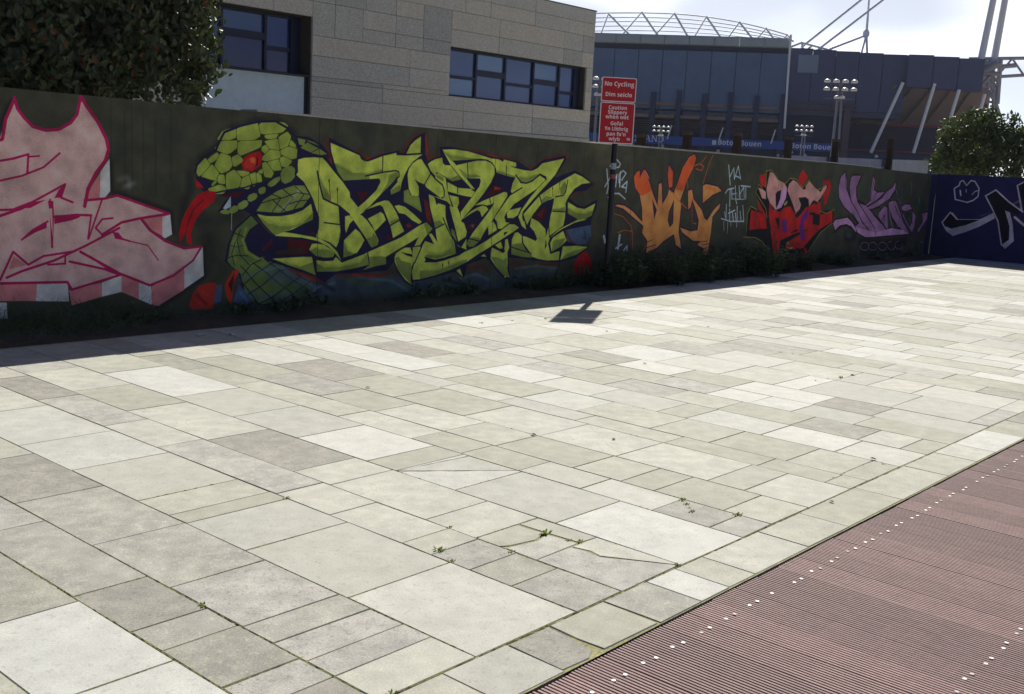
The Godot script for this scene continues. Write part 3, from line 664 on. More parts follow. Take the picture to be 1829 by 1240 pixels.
	c.fill(LIME, "9370 442 9431 466 9471 430")
	c.fill(LIME, "9614 563 9714 604 9758 525 9694 522")
	c.fill(OLIVE, "6243 926 6352 860 6497 828 6636 831 6758 859 6864 944 6886 980 6883 890 6759 845 6532 774 6430 744 6387 773 6285 864")
	c.spray(OLIVE, 46, 0.4, "6292 916 6385 859 6509 832 6626 834 6731 858 6820 931")
	c.fill(OLIVE, "6854 584 6936 611 6973 588 7103 584 7160 545 7142 509 7040 505 6929 527")
	c.spray(OLIVE, 46, 0.4, "6878 580 6948 603 6979 583 7089 580")
	c.fill(OLIVE, "6503 488 6723 422 6903 466 6938 329 6769 392")
	c.spray(OLIVE, 46, 0.4, "6542 478 6730 422")
	c.fill(OLIVE, "6939 457 7042 409 7269 400 7387 418 7514 436 7582 487 7610 531 7642 492 7784 495 7877 484 7885 406 7706 386 7552 350 7655 411 7389 373 7196 358 7261 355 6946 366")
	c.spray(OLIVE, 46, 0.4, "7014 453 7102 411 7297 404 7397 419 7505 434 7562 477 7586 515 7613 481 7733 484")
	c.fill(OLIVE, "7292 661 7322 630 7343 570 7422 537 7471 539 7288 497")
	c.spray(OLIVE, 46, 0.4, "7302 647 7327 621 7345 570")
	c.fill(OLIVE, "7150 1456 7245 1422 7380 1368 7615 1362 7617 1306 7268 1285 7190 1370")
	c.spray(OLIVE, 46, 0.4, "7180 1443 7261 1414 7375 1367")
	c.fill(OLIVE, "7463 1360 7610 1364 7788 1413 7789 1383 7561 1337 7464 1316")
	c.spray(OLIVE, 46, 0.4, "7484 1361 7610 1364 7761 1405")
	c.fill(OLIVE, "7893 1355 8005 1388 8007 1342 7937 1272 7769 1141 7866 1263")
	c.spray(OLIVE, 46, 0.4, "7895 1346 7991 1374 7993 1335")
	c.fill(OLIVE, "7925 1196 8053 1251 8050 1190 7927 1146")
	c.spray(OLIVE, 46, 0.4, "7935 1196 8043 1243")
	c.fill(OLIVE, "7924 862 8037 892 8049 869 7931 812")
	c.spray(OLIVE, 46, 0.4, "7933 862 8030 887")
	c.fill(OLIVE, "7604 691 7674 697 7693 750 7767 665 7754 615 7678 590 7658 602")
	c.spray(OLIVE, 46, 0.4, "7617 686 7677 691 7692 737")
	c.fill(OLIVE, "6943 1336 7009 1237 7095 1123 7106 1072 7012 1101 6973 1194")
	c.spray(OLIVE, 46, 0.4, "6954 1312 7011 1228 7084 1131")
	c.fill(OLIVE, "8108 1190 8171 1206 8206 1145 8337 1130 8389 957 8255 1020 8114 1074")
	c.spray(OLIVE, 46, 0.4, "8126 1177 8179 1191 8209 1139")
	c.fill(OLIVE, "8391 314 8674 302 8903 358 9138 416 9140 382 8906 308 8619 247 8396 217")
	c.spray(OLIVE, 46, 0.4, "8446 314 8687 304 8883 352 9082 401")
	c.fill(OLIVE, "8471 488 8722 476 8868 558 8873 673 8923 614 8952 489 8632 438 8450 461")
	c.spray(OLIVE, 46, 0.4, "8510 494 8724 483 8847 553 8852 650")
	c.fill(OLIVE, "8008 472 8066 478 8100 437 8252 400 8255 224 8280 158 8062 336")
	c.spray(OLIVE, 46, 0.4, "8029 455 8078 460 8107 425")
	c.fill(OLIVE, "8694 1629 8810 1593 9045 1577 9140 1572 9310 1570 9047 1549 8814 1533")
	c.spray(OLIVE, 46, 0.4, "8736 1621 8836 1590 9035 1577")
	c.fill(OLIVE, "9592 1445 9735 1415 9919 1385 9920 1367 9581 1419")
	c.spray(OLIVE, 46, 0.4, "9615 1439 9737 1413")
	c.fill(OLIVE, "9992 1382 10126 1367 10313 1415 10367 1425 10185 1312 10050 1318 9967 1364")
	c.spray(OLIVE, 46, 0.4, "10014 1380 10129 1368 10287 1407")
	c.fill(OLIVE, "8935 1453 9093 1383 9249 1387 9324 1364 9107 1343 9041 1350")
	c.spray(OLIVE, 46, 0.4, "8963 1442 9097 1383 9230 1386")
	c.fill(OLIVE, "9126 609 9207 674 9343 655 9339 621 9239 560 9166 558")
	c.spray(OLIVE, 46, 0.4, "9142 610 9211 665 9327 648")
	c.fill(OLIVE, "9916 564 10089 577 10177 495 10277 439 10309 393 10116 408 9918 446")
	c.spray(OLIVE, 46, 0.4, "9945 551 10092 562 10167 492")
	c.fill(OLIVE, "10701 590 10816 605 10962 621 10854 512 10685 453")
	c.spray(OLIVE, 46, 0.4, "10717 585 10814 598")
	c.fill(OLIVE, "10962 1010 11148 936 11317 926 11498 972 11474 906 11323 860 11202 852 10969 936")
	c.spray(OLIVE, 46, 0.4, "11002 998 11162 934 11304 926 11458 965")
	c.fill(OLIVE, "9553 427 9676 414 9769 376 9832 409 9849 277 9890 169 9782 201 9659 294")
	c.spray(OLIVE, 46, 0.4, "9583 412 9687 401 9766 368 9820 396")
	c.fill(OLIVE, "10658 992 10773 992 10902 1019 10908 955 10647 956")
	c.spray(OLIVE, 46, 0.4, "10676 991 10774 991")
	c.fill(OLIVE, "8596 1372 8710 1343 8701 1303 8597 1341")
	c.spray(OLIVE, 46, 0.4, "8604 1367 8701 1342")
	c.fill(OLIVE, "8756 1344 8825 1337 8939 1380 8989 1328 8845 1305")
	c.spray(OLIVE, 46, 0.4, "8773 1343 8832 1338")
	c.fill(OLIVE, "8861 771 8915 746 8958 622 8871 706")
	c.spray(OLIVE, 46, 0.4, "8867 763 8914 741")
	c.fill(OLIVE, "10967 407 11188 457 11384 489 11193 400 10870 341")
	c.spray(OLIVE, 46, 0.4, "10990 409 11177 450")
	c.fill(OLIVE, "8576 848 8677 863 8736 826 8608 783")
	c.spray(OLIVE, 46, 0.4, "8587 845 8673 858")
	c.fill(OLIVE, "10409 1090 10516 1153 10645 1136 10549 1099 10447 1063")
	c.spray(OLIVE, 46, 0.4, "10425 1092 10516 1146")
	c.fill(OLIVE, "8432 826 8475 845 8563 776 8482 713")
	c.spray(OLIVE, 46, 0.4, "8440 820 8477 837")
	c.fill(OLIVE, "10778 1254 10872 1337 10914 1283 10887 1183 10800 1173")
	c.spray(OLIVE, 46, 0.4, "10788 1253 10868 1323")
	c.line(NAVY, 18.0, "6928 1371 6953 1272 6983 1179 7012 1101 7106 1065 7210 1032 7356 940")
	c.line(NAVY, 15.0, "7561 1337 7810 1383 7984 1403 8026 1388 8033 1343 7938 1265")
	c.line(NAVY, 13.5, "7793 1550 7794 1383")
	c.line(NAVY, 13.5, "8500 1380 8412 1264")
	c.line(NAVY, 16.5, "8360 1540 8418 1480 8570 1330 8692 1261 8724 1197 8727 1141")
	c.line(NAVY, 15.0, "8608 779 8742 826")
	c.line(NAVY, 15.0, "8721 895 8772 813 8860 690 8947 614")
	c.line(NAVY, 13.5, "9748 1500 9752 1389")
	c.line(NAVY, 13.5, "9078 1517 9101 1347")
	c.line(NAVY, 13.5, "8936 1234 8940 1177")
	c.line(NAVY, 13.5, "9483 1115 9499 1065")
	c.line(NAVY, 16.5, "9857 1169 10049 1249")
	c.line(NAVY, 12.0, "9912 534 10109 488 10290 447")
	c.line(NAVY, 13.5, "10102 670 10108 586")
	c.line(NAVY, 18.0, "10498 1357 10381 1421 10237 1335 10131 1305 10024 1312 9924 1402")
	c.line(NAVY, 16.5, "10929 1356 10899 1210 10859 1165 10701 1145")
	c.line(NAVY, 13.5, "10383 1152 10440 1063")
	c.line(NAVY, 13.5, "7620 539 7644 423")
	c.line(NAVY, 13.5, "7925 820 8049 869")
	c.line(NAVY, 18.0, "6892 518 6942 333")
	c.line(NAVY, 15.0, "10593 837 10625 637")
	c.line(NAVY, 18.0, "10630 582 10672 435 10843 476 10925 538")
	c.line(NAVY, 18.0, "10884 502 10855 346")
	c.line(NAVY, 13.5, "10660 965 10908 955")
	c.line(NAVY, 15.0, "10089 905 10127 852")
	c.line(NAVY, 15.0, "10087 938 10091 885 10114 850")
	c.line(NAVY, 13.5, "7030 860 7227 839")
	c.line(NAVY, 16.5, "8408 586 8307 406")
	c.line(NAVY, 13.5, "9333 621 9135 659")
	c.line(NAVY, 15.0, "9578 880 9637 769")
	c.fill(NAVY, "8450 465 8621 430 8758 446 8931 482 9167 533 9003 463 8760 413 8634 397 8453 404 8474 432")
	c.fill(NAVY, "8096 528 8270 499 8260 470 8183 490")
	c.fill(NAVY, "9761 715 9838 723 9764 672")
	c.fill(NAVY, "9616 537 9734 508 9785 515 9762 481 9722 487")
	c.line(DRIP, 8, "7081 1289 7106 1065")
	c.line(DARKRED, 16, "7081 1289 7082 1271")
	c.line(DRIP, 8, "7191 1204 7200 1051")
	c.line(DARKRED, 16, "7191 1204 7191 1185")
	c.line(DRIP, 8, "10634 1261 10643 1154")
	c.line(DARKRED, 16, "10634 1261 10636 1239")
	c.line(DRIP, 8, "10771 1326 10762 1191")
	c.line(DARKRED, 16, "10771 1326 10773 1304")
	c.line(DRIP, 8, "8745 373 8742 323")
	c.line(DARKRED, 16, "8745 373 8746 352")
	c.line(DRIP, 8, "8842 394 8846 336")
	c.line(DARKRED, 16, "8842 394 8843 373")
	c.line(ICE, 21, "11812 1553 11849 1625 11937 1654 12036 1595 12011 1549 11889 1537")
	c.line(ICE, 21, "11741 1515 11796 1285")
	c.line(ICE, 21, "11721 1284 11828 1411 11920 1538")
	c.line(ICE, 21, "11911 1341 11976 1450 11963 1288")
	c.line(ICE, 21, "12034 1343 12022 1451 12108 1507 12181 1472 12092 1380")
	c.line(ICE, 21, "12049 1487 12056 1289")
	c.line(ICE, 21, "12102 1290 12219 1364 12205 1218")
	c.line(ICE, 21, "12102 1290 12214 1273")
	c.line(ICE, 21, "11812 1143 11866 1197 12051 1199 12200 1127")
	c.line(ICE, 21, "11776 1196 11796 1285")
	c.line(ICE, 44, "11771 630 11810 551")
	c.line(ICE, 44, "12131 632 12111 457")
	c.line(ICE, 22, "11855 528 11869 400")
	c.line(ICE, 22, "12057 459 12192 511")
	c.line(ICE, 22, "12249 429 12322 489 12324 423")
	c.line(ICE, 22, "14859 1657 14950 1359")
	c.line(ICE, 22, "14929 1488 15020 1618 15063 1447")
	c.line(ICE, 22, "15063 1447 15149 1651 15258 1451")
	c.line(ICE, 22, "15098 1498 15231 1472")
	c.line(ICE, 22, "14831 1229 14892 1287 15072 1311")
	c.line(ICE, 22, "14960 1302 14991 1028")
	c.line(ICE, 22, "15003 1295 15043 1144")
	c.line(ICE, 22, "15109 1347 15160 1130 15198 1072")
	c.line(ICE, 22, "15031 1216 15157 1232")
	c.line(ICE, 22, "15224 1349 15287 1146")
	c.line(ICE, 22, "15262 1211 15373 1329 15422 1161")
	c.line(ICE, 22, "15282 1350 15578 1339")
	c.line(ICE, 22, "15436 1337 15469 1147")
	c.line(ICE, 22, "14887 1057 14913 812")
	c.line(ICE, 22, "14850 942 14892 855")
	c.line(ICE, 22, "14768 842 15058 796 15466 792")
	c.line(ICE, 22, "14966 920 15158 970")
	c.line(ICE, 22, "14998 985 15029 796")
	c.line(ICE, 22, "15093 927 15144 795")
	c.line(ICE, 22, "15180 926 15231 794")
	c.line(ICE, 22, "15220 1028 15260 794")
	c.line(ICE, 22, "15393 1043 15463 807")
	c.line(ICE, 22, "15320 955 15383 793")
	c.line(ICE, 13, "14845 798 14883 653")
	c.line(ICE, 13, "14975 782 14988 614")
	c.line(ICE, 13, "15058 796 15076 723")
	c.line(ICE, 13, "15245 794 15257 705")
	c.line(ICE, 13, "15028 1144 15435 1139")
	c.spray(ICE, 90, 0.2, "14988 1216 15397 1190")
	c.spray(ICE, 90, 0.2, "14932 869 15428 837")
	c.line(PLUM, 44, "12371 1422 12426 1496 12504 1517 12508 1410 12600 1537 12688 1484 12733 1392 12857 1206 12998 1036 12992 1340 13058 1360 13115 1056 13236 1191 13260 1268 13409 1211 13404 1115 13302 959 13285 824 13351 726 13432 783 13412 1056 13403 1250 13461 1347 13571 1582 13729 1742 13869 1790 13915 1729 13861 1590 13707 1391 13623 1213 13568 1096 13609 1057 13601 860 13592 663 13702 403 13548 467 13472 626 13219 533 13058 440 12795 371 12807 543 12659 660 12681 754 12403 888 12167 999 11977 1032 12036 1053 12195 1036 12394 962 12647 811 12615 1017 12524 1222 12421 1276 12371 1422")
	c.line(PLUM, 44, "13214 1610 13331 1518 13342 1307 13258 1287 13197 1477 13214 1610")
	c.line(PLUM, 44, "13763 1254 13870 1275 13928 1137 14178 977 14273 856 14356 814 14526 977 14708 1080 14681 997 14503 874 14499 649 14479 525 14439 278 14276 325 14345 384 14142 451 14210 511 14019 515 13704 642 13620 722 13924 658 14109 675 14126 816 14029 958 13891 1137 13871 1018 13803 978 13763 1254")
	c.line(PLUM, 44, "14161 1339 14272 1360 14589 1325 14718 1265 14452 1201 14201 1078 14161 1339")
	c.spray(PLUM, 60, 0.35, "12691 1466 12934 1131")
	c.spray(PLUM, 60, 0.35, "13191 747 13457 861 13413 666")
	c.spray(PLUM, 70, 0.35, "13894 858 14202 816 14068 696")
	c.spray(PLUM, 50, 0.4, "14350 855 14748 1080")
	c.fill(PEACH, "12371 1422 12426 1496 12504 1517 12508 1410 12600 1537 12688 1484 12733 1392 12857 1206 12998 1036 12992 1340 13058 1360 13115 1056 13236 1191 13260 1268 13409 1211 13404 1115 13302 959 13285 824 13351 726 13432 783 13412 1056 13403 1250 13461 1347 13571 1582 13729 1742 13869 1790 13915 1729 13861 1590 13707 1391 13623 1213 13568 1096 13609 1057 13601 860 13592 663 13702 403 13548 467 13472 626 13219 533 13058 440 12795 371 12807 543 12659 660 12681 754 12403 888 12167 999 11977 1032 12036 1053 12195 1036 12394 962 12647 811 12615 1017 12524 1222 12421 1276")
	c.fill(PEACH, "13214 1610 13331 1518 13342 1307 13258 1287 13197 1477")
	c.fill(PEACH, "13763 1254 13870 1275 13928 1137 14178 977 14273 856 14356 814 14526 977 14708 1080 14681 997 14503 874 14499 649 14479 525 14439 278 14276 325 14345 384 14142 451 14210 511 14019 515 13704 642 13620 722 13924 658 14109 675 14126 816 14029 958 13891 1137 13871 1018 13803 978")
	c.fill(PEACH, "14161 1339 14272 1360 14589 1325 14718 1265 14452 1201 14201 1078")
	c.fill(ORANGEPAINT, "12371 1422 12426 1496 12504 1517 12508 1410 12600 1537 12688 1484 12733 1392 12819 1243 12580 1166 12421 1276")
	c.fill(ORANGEPAINT, "13214 1610 13331 1518 13342 1307 13258 1287 13197 1477")
	c.fill(ORANGEPAINT, "13461 1347 13571 1582 13729 1742 13869 1790 13915 1729 13861 1590 13707 1391 13618 1252 13436 1270")
	c.fill(PLUM, "12850 1131 12988 979 12938 842")
	c.spray(ORANGEPAINT, 60, 0.5, "12451 1295 12724 1205")
	c.spray(ORANGEPAINT, 50, 0.5, "14243 1300 14557 1283")
	c.line(ORANGEPAINT, 14, "13757 1293 13696 1468 13822 1608 14038 1654 14138 1617 14090 1556 13937 1576")
	c.line(ORANGEPAINT, 10, "14208 1778 14073 1671")
	c.line(ORANGEPAINT, 10, "14378 1794 14270 1621 14158 1359")
	c.line(ORANGEPAINT, 14, "13260 1268 13491 1134 13763 998")
	c.line(ORANGEPAINT, 8, "13888 1157 13946 758")
	c.line(ORANGEPAINT, 10, "11989 926 12180 889 12387 758 12430 664 12457 438")
	c.line(ORANGEPAINT, 10, "12080 670 12233 704 12428 682")
	c.line(ORANGEPAINT, 8, "12695 374 12810 524")
	c.line(ORANGEPAINT, 8, "13623 1213 13747 1489 13843 1589")
	c.line(UMBER, 10, "14175 491 14404 506")
	c.line(UMBER, 10, "14258 448 14449 464")
	c.line(UMBER, 10, "14306 386 14420 403")
	c.line(UMBER, 10, "12810 524 12940 559")
	c.line(UMBER, 10, "12786 448 13019 480")
	c.line(LILAC, 10, "12634 1520 12747 1411")
	c.line(LILAC, 8, "13981 778 14058 767")
	c.fill(SCARLET, "15837 1523 16025 1556 16087 1329 15929 1336")
	c.fill(SCARLET, "17169 1493 17308 1655 17531 1540 17351 1346")
	c.fill(SCARLET, "18134 1480 18387 1506 18461 1392 18342 1076 18252 1055 18141 1346")
	c.fill(SCARLET, "15821 1184 16110 994 16218 839 15980 841")
	c.spray(SCARLET, 30, 0.5, "18295 1076 18280 929")
	c.spray(SCARLET, 24, 0.5, "18270 551 18293 338")
	c.spray(SCARLET, 24, 0.4, "15999 417 16036 319")
	c.fill(BLACK, "15555 901 15676 1028 15878 975 16041 937 16238 839 15847 1146 15761 1259 15824 1378 16086 1335 16056 1600 16232 1614 16459 1479 16761 1410 16850 1490 17082 1495 17374 1340 17565 1484 17966 1302 18260 1441 18342 1390 18085 1179 18135 951 18677 971 18680 747 18218 573 17906 307 17728 72 17346 199 17111 75 16744 219 16687 81 16543 76 16438 308 16134 433 15599 560")
	c.fill(ROSE, "16110 1310 16176 1592 16280 1571 16463 1460 16721 1402 16803 1344 16656 1311 16460 1266 16469 1111 16519 955 16273 1081 16161 1186")
	c.fill(ROSE, "16835 1290 16875 1408 17001 1473 17136 1442 17377 1326 17557 1308 17537 1192 17256 1174 17386 1114 17341 973 17200 917 17086 1053")
	c.fill(ROSE, "17476 1378 17591 1466 17766 1382 18063 1279 18171 1377 18291 1410 18281 1348 18085 1179 17985 1106 17819 1137 17683 1030 17635 1152 17492 1196")
	c.fill(ROSE, "15833 1331 15973 1308 16099 1262 16121 1144 15988 1162")
	c.fill(SCARLET, "15667 975 15924 937 16207 897 16238 664 15973 668 15667 650")
	c.fill(SCARLET, "16252 975 16249 1100 16393 974 16647 935 16758 1003 16981 1043 17158 909 17320 969 17661 1030 17919 1096 18098 1117 18149 888 18620 945 18653 758 18204 636 17897 349 17708 167 17632 314 17285 283 16936 313 16920 394 17149 530 16739 458 16744 219 16638 118 16555 121 16442 504 16351 663 16271 878")
	c.spray(RUST, 110, 0.6, "16509 582 16626 183")
	c.spray(RUST, 110, 0.5, "17005 392 17530 379")
	c.spray(RUST, 90, 0.5, "18111 637 17805 351")
	c.spray(EMBER, 70, 0.5, "16305 1013 16438 740")
	c.spray(ROSE, 50, 0.4, "16331 1091 16482 935")
	c.fill(LILAC, "16614 1316 16804 1342 16808 1171 16673 1009 16495 974 16605 1150")
	c.spray(LILAC, 50, 0.6, "17232 973 17298 1074")
	c.spray(LILAC, 40, 0.5, "17600 1318 17874 1301")
	c.fill(BLACK, "16430 1250 16590 1228 16579 1111 16476 1029")
	c.fill(BLACK, "16818 1230 17069 1033 16753 1029")
	c.fill(BLACK, "17256 1174 17544 1160 17656 1095 17420 908 17261 828 17187 873 17403 1033")
	c.fill(BLACK, "17855 1137 17997 1096 17938 1050")
	c.fill(BLACK, "17858 910 18135 888 18154 695 17877 720")
	c.fill(BLACK, "16480 837 16653 836 16659 654")
	c.fill(BLACK, "16179 1109 16227 1110 16263 878 16380 662 16370 561 16239 680 16163 878")
	c.fill(BLACK, "15613 632 16051 667 16450 504 16501 302 16131 449")
	c.fill(BLACK, "16739 458 17145 550 17398 586 17765 646 16959 409 16948 293 17285 283 17224 158 16871 211")
	c.fill(BLACK, "17629 331 17870 474 18204 636 17833 221")
	c.fill(BLACK, "17325 302 17462 319 17395 173")
	c.fill(BLACK, "17772 931 17957 920 17922 868 17713 890")
	c.fill(BLACK, "17076 572 17298 649 17350 608")
	c.line(BLACK, 9, "16648 925 16624 836")
	c.line(BLACK, 9, "17158 909 17246 690 17141 571")
	c.line(BLACK, 9, "16486 700 16659 658")
	c.line(BLACK, 9, "17662 1023 17592 932")
	c.line(BLACK, 9, "18149 888 17982 806")
	c.line(BLACK, 9, "16012 668 15945 822")
	c.fill(ACID, "16744 1072 16866 1132 16868 1083 16794 1033")
	c.fill(VIOLET, "16732 816 16879 815 16973 594 16796 593")
	c.fill(VIOLET, "17436 871 17669 993 17663 849 17546 768 17550 645 17656 458 17495 437 17386 648")
	c.line(ACID, 12, "15578 617 15563 919 15657 1032 15859 971")
	c.line(ACID, 12, "15770 1255 15844 1378 15970 1327")
	c.line(ACID, 12, "16086 1335 16053 1596 16215 1619 16483 1460 16741 1406 16891 1497 17106 1485 17374 1342 17565 1480 17943 1302 18116 1356 18262 1431")
	c.line(ACID, 12, "15771 1249 16149 994 16218 839")
	c.line(ACID, 12, "18136 947 18380 908 18686 975")
	c.line(ACID, 12, "18659 732 18219 568 17902 323 17735 145")
	c.line(ACID, 12, "15496 543 15881 526 16130 453 16357 310 16356 208")
	c.line(ACID, 12, "16699 190 16784 227 17118 80")
	c.line(ACID, 24, "17395 173 17727 78")
	c.spray(TEAL, 190, 0.6, "18794 1268 18837 884")
	c.spray(TEAL, 190, 0.6, "19767 1424 19960 1258 19830 1173")
	c.spray(TEAL, 190, 0.6, "20681 1480 20822 1353")
	c.spray(TEAL, 190, 0.6, "20853 1635 20985 1551")
	c.spray(TEAL, 190, 0.6, "21486 1339 21956 1299")
	c.spray(TEAL, 190, 0.6, "22482 1120 23021 957")
	c.spray(TEAL, 190, 0.6, "23163 1310 23390 1194")
	c.spray(BLACK, 220, 0.75, "19880 369 21106 296 22240 314")
	c.spray(BLACK, 220, 0.75, "20076 193 21952 92")
	c.spray(BLACK, 220, 0.75, "23248 625 23481 285")
	c.spray(BLACK, 220, 0.75, "19266 467 19758 457")
	c.spray(SLATELIT, 120, 0.5, "19305 508 19559 461")
	c.spray(ICE, 60, 0.35, "22605 1213 22670 1097")
	c.line(BLACK, 46, "18836 1188 18771 1369 18821 1550 18984 1654 19074 1515 19146 1312 19358 1129 19654 922 20007 708 20308 532 20530 441 20212 465 19733 559 19656 670 19795 710 19404 902 19086 1026 18836 1188")
	c.line(BLACK, 46, "19245 1559 19331 1601 19674 1599 19598 1504 19512 1378 19552 1213 19711 1089 20055 920 20473 703 20683 504 20530 441 20224 620 19819 816 19530 984 19339 1170 19231 1375 19245 1559")
	c.line(BLACK, 46, "19711 1089 20023 1047 20428 876 20846 699 21161 540 21183 457 20687 488 20473 703 20061 899 19711 1089")
	c.line(BLACK, 46, "20018 1026 20502 1156 20833 1310 20514 1310 20343 1202 20058 1069 20018 1026")
	c.line(BLACK, 46, "20076 1001 20756 1196 20898 1310 21190 1401 21335 1518 21324 1359 21086 1181 20637 1044 20287 979 20076 1001")
	c.line(BLACK, 46, "20214 1600 20334 1538 20306 1347 20473 1306 20344 1198 20186 1129 20198 1324 20214 1600")
	c.line(BLACK, 46, "19659 659 19973 602 20615 523 21354 604 22055 548 22325 470 21172 457 20635 446 20166 444 19788 537 19659 659")
	c.line(BLACK, 46, "18699 722 18767 787 19277 824 19449 756 19676 627 19723 538 19459 672 19116 697 18811 595 18699 722")
	c.line(BLACK, 46, "21746 1023 21905 1072 22168 1073 22295 982 22003 932 21793 960 21746 1023")
	c.line(BLACK, 46, "22356 936 22534 842 22535 634 22459 484 22278 591 22387 728 22356 936")
	c.line(BLACK, 46, "22856 887 23222 914 23325 1033 23302 862 23045 674 22791 490 22715 538 22968 722 22856 887")
	c.line(BLACK, 46, "21103 1115 21207 1137 21430 1138 21649 960 21886 733 22257 499 22061 525 21681 644 21354 805 21173 961 21103 1115")
	c.line(BLACK, 46, "20634 853 20935 1031 21035 1005 21187 606 21010 653 20824 743 20634 853")
	c.line(BLACK, 52, "20676 896 20909 1027 21078 807 21159 606")
	c.line(BLACK, 52, "20752 809 21132 607")
	c.line(BLACK, 52, "21099 1093 21203 850 21421 603")
	c.line(BLACK, 52, "21169 1115 21375 1134 21604 960 21857 733 22209 523")
	c.line(BLACK, 52, "21410 804 21693 644 22120 524")
	c.line(BLACK, 52, "21847 869 22133 685 22432 514")
	c.line(BLACK, 52, "21368 1359 21541 1183 21700 1083")
	c.line(BLACK, 52, "21687 1430 21712 1184")
	c.line(BLACK, 52, "22106 1527 22228 1210")
	c.fill(MAUVE, "18836 1188 18771 1369 18821 1550 18984 1654 19074 1515 19146 1312 19358 1129 19654 922 20007 708 20308 532 20530 441 20212 465 19733 559 19656 670 19795 710 19404 902 19086 1026")
	c.fill(MAUVE, "19245 1559 19331 1601 19674 1599 19598 1504 19512 1378 19552 1213 19711 1089 20055 920 20473 703 20683 504 20530 441 20224 620 19819 816 19530 984 19339 1170 19231 1375")
	c.fill(MAUVE, "19711 1089 20023 1047 20428 876 20846 699 21161 540 21183 457 20687 488 20473 703 20061 899")
	c.fill(MAUVE, "20018 1026 20502 1156 20833 1310 20514 1310 20343 1202 20058 1069")
	c.fill(MAUVE, "20076 1001 20756 1196 20898 1310 21190 1401 21335 1518 21324 1359 21086 1181 20637 1044 20287 979")
	c.fill(MAUVE, "20214 1600 20334 1538 20306 1347 20473 1306 20344 1198 20186 1129 20198 1324")
	c.fill(LILAC, "19659 659 19973 602 20615 523 21354 604 22055 548 22325 470 21172 457 20635 446 20166 444 19788 537")
	c.fill(LILAC, "18699 722 18767 787 19277 824 19449 756 19676 627 19723 538 19459 672 19116 697 18811 595")
	c.fill(MAUVE, "21746 1023 21905 1072 22168 1073 22295 982 22003 932 21793 960")
	c.fill(MAUVE, "22356 936 22534 842 22535 634 22459 484 22278 591 22387 728")
	c.fill(MAUVE, "22856 887 23222 914 23325 1033 23302 862 23045 674 22791 490 22715 538 22968 722")
	c.fill(MAUVE, "21103 1115 21207 1137 21430 1138 21649 960 21886 733 22257 499 22061 525 21681 644 21354 805 21173 961")
	c.fill(MAUVE, "20634 853 20935 1031 21035 1005 21187 606 21010 653 20824 743")
	c.line(MAUVE, 32, "20676 896 20909 1027 21078 807 21159 606")
	c.line(MAUVE, 32, "20752 809 21132 607")
	c.line(MAUVE, 32, "21099 1093 21203 850 21421 603")
	c.line(MAUVE, 32, "21169 1115 21375 1134 21604 960 21857 733 22209 523")
	c.line(MAUVE, 32, "21410 804 21693 644 22120 524")
	c.line(MAUVE, 32, "21847 869 22133 685 22432 514")
	c.line(MAUVE, 18, "21368 1359 21541 1183 21700 1083")
	c.line(MAUVE, 18, "21687 1430 21712 1184")
	c.line(MAUVE, 18, "22106 1527 22228 1210")
	c.spray(LILAC, 110, 0.45, "19888 539 20608 549 21599 533")
	c.spray(LILAC, 90, 0.4, "18824 741 19288 778")
	c.spray(LILAC, 70, 0.35, "19957 666 20568 702")
	c.spray(ICE, 60, 0.25, "18917 740 19054 759")
	c.line(BLACK, 20, "19000 1625 19089 1373 19378 1109 19633 963 20003 687")
	c.line(BLACK, 20, "19691 1568 19531 1379 19632 1130 20112 856 20538 615 20599 484")
	c.line(BLACK, 20, "20297 1580 20239 1325 20206 1133")
	c.line(BLACK, 20, "21337 1513 21336 1315 21030 1082")
	c.line(BLACK, 20, "19264 882 19656 670")
	c.line(BLACK, 20, "20515 1306 20884 1321 20755 1200")
	c.line(BLACK, 20, "19795 710 19452 901")
	c.line(BLACK, 20, "20824 743 20951 873 20955 653")
	c.line(BLACK, 20, "21399 1049 21611 893 21751 802")
	c.line(BLACK, 20, "21299 805 21567 646")
	c.line(BLACK, 20, "22021 868 22191 890 22106 776")
	c.line(BLACK, 20, "20291 962 20641 1027 20765 961")
	c.line(BLACK, 20, "20418 876 20835 699")
	c.line(BLACK, 20, "19636 1151 19952 1090")
	c.line(BLACK, 20, "21146 961 21006 1071")
	c.line(BLACK, 20, "22244 913 22401 682")
	c.line(RUST, 13, "18819 1560 18984 1654")
	c.line(RUST, 13, "19308 1597 19682 1605")
	c.line(RUST, 13, "20153 1598 20310 1591")
	c.line(RUST, 13, "20512 1317 20886 1314")
	c.spray(VIOLET, 130, 0.5, "22425 496 22805 442 22724 303")
	c.spray(VIOLET, 90, 0.4, "23122 626 22977 486")
	c.spray(VIOLET, 70, 0.4, "23083 957 22856 887")
	c.spray(LILAC, 40, 0.5, "22972 297 23105 270")
	c.line(BLACK, 34, "18764 559 18981 668 19261 691 19548 608 19717 521")
	c.line(PALELILAC, 11, "20359 252 20318 212 20224 193 20115 200 20020 231 19978 277 19998 322 20078 348 20185 349 20289 325 20352 282")
	c.line(PALELILAC, 11, "20747 241 20704 201 20608 181 20496 189 20399 220 20355 267 20375 312 20457 338 20567 340 20674 316 20739 272")
	c.line(PALELILAC, 11, "21212 229 21168 187 21069 168 20953 176 20852 208 20808 255 20828 301 20912 328 21026 329 21137 304 21203 260")
	c.line(PALELILAC, 11, "21659 232 21629 199 21567 176 21479 170 21387 179 21307 204 21254 239 21244 275 21268 308 21334 331 21421 338")
	c.line(PALELILAC, 11, "22052 229 22021 195 21958 172 21867 165 21773 175 21691 200 21636 235 21626 272 21650 305 21718 329 21808 336")
	c.line(PALELILAC, 6, "19927 283 19925 26")
	c.line(PALELILAC, 6, "20350 228 20357 98")
	c.line(PALELILAC, 6, "21185 205 21241 -44")
	c.line(PALELILAC, 6, "21624 238 21563 149")
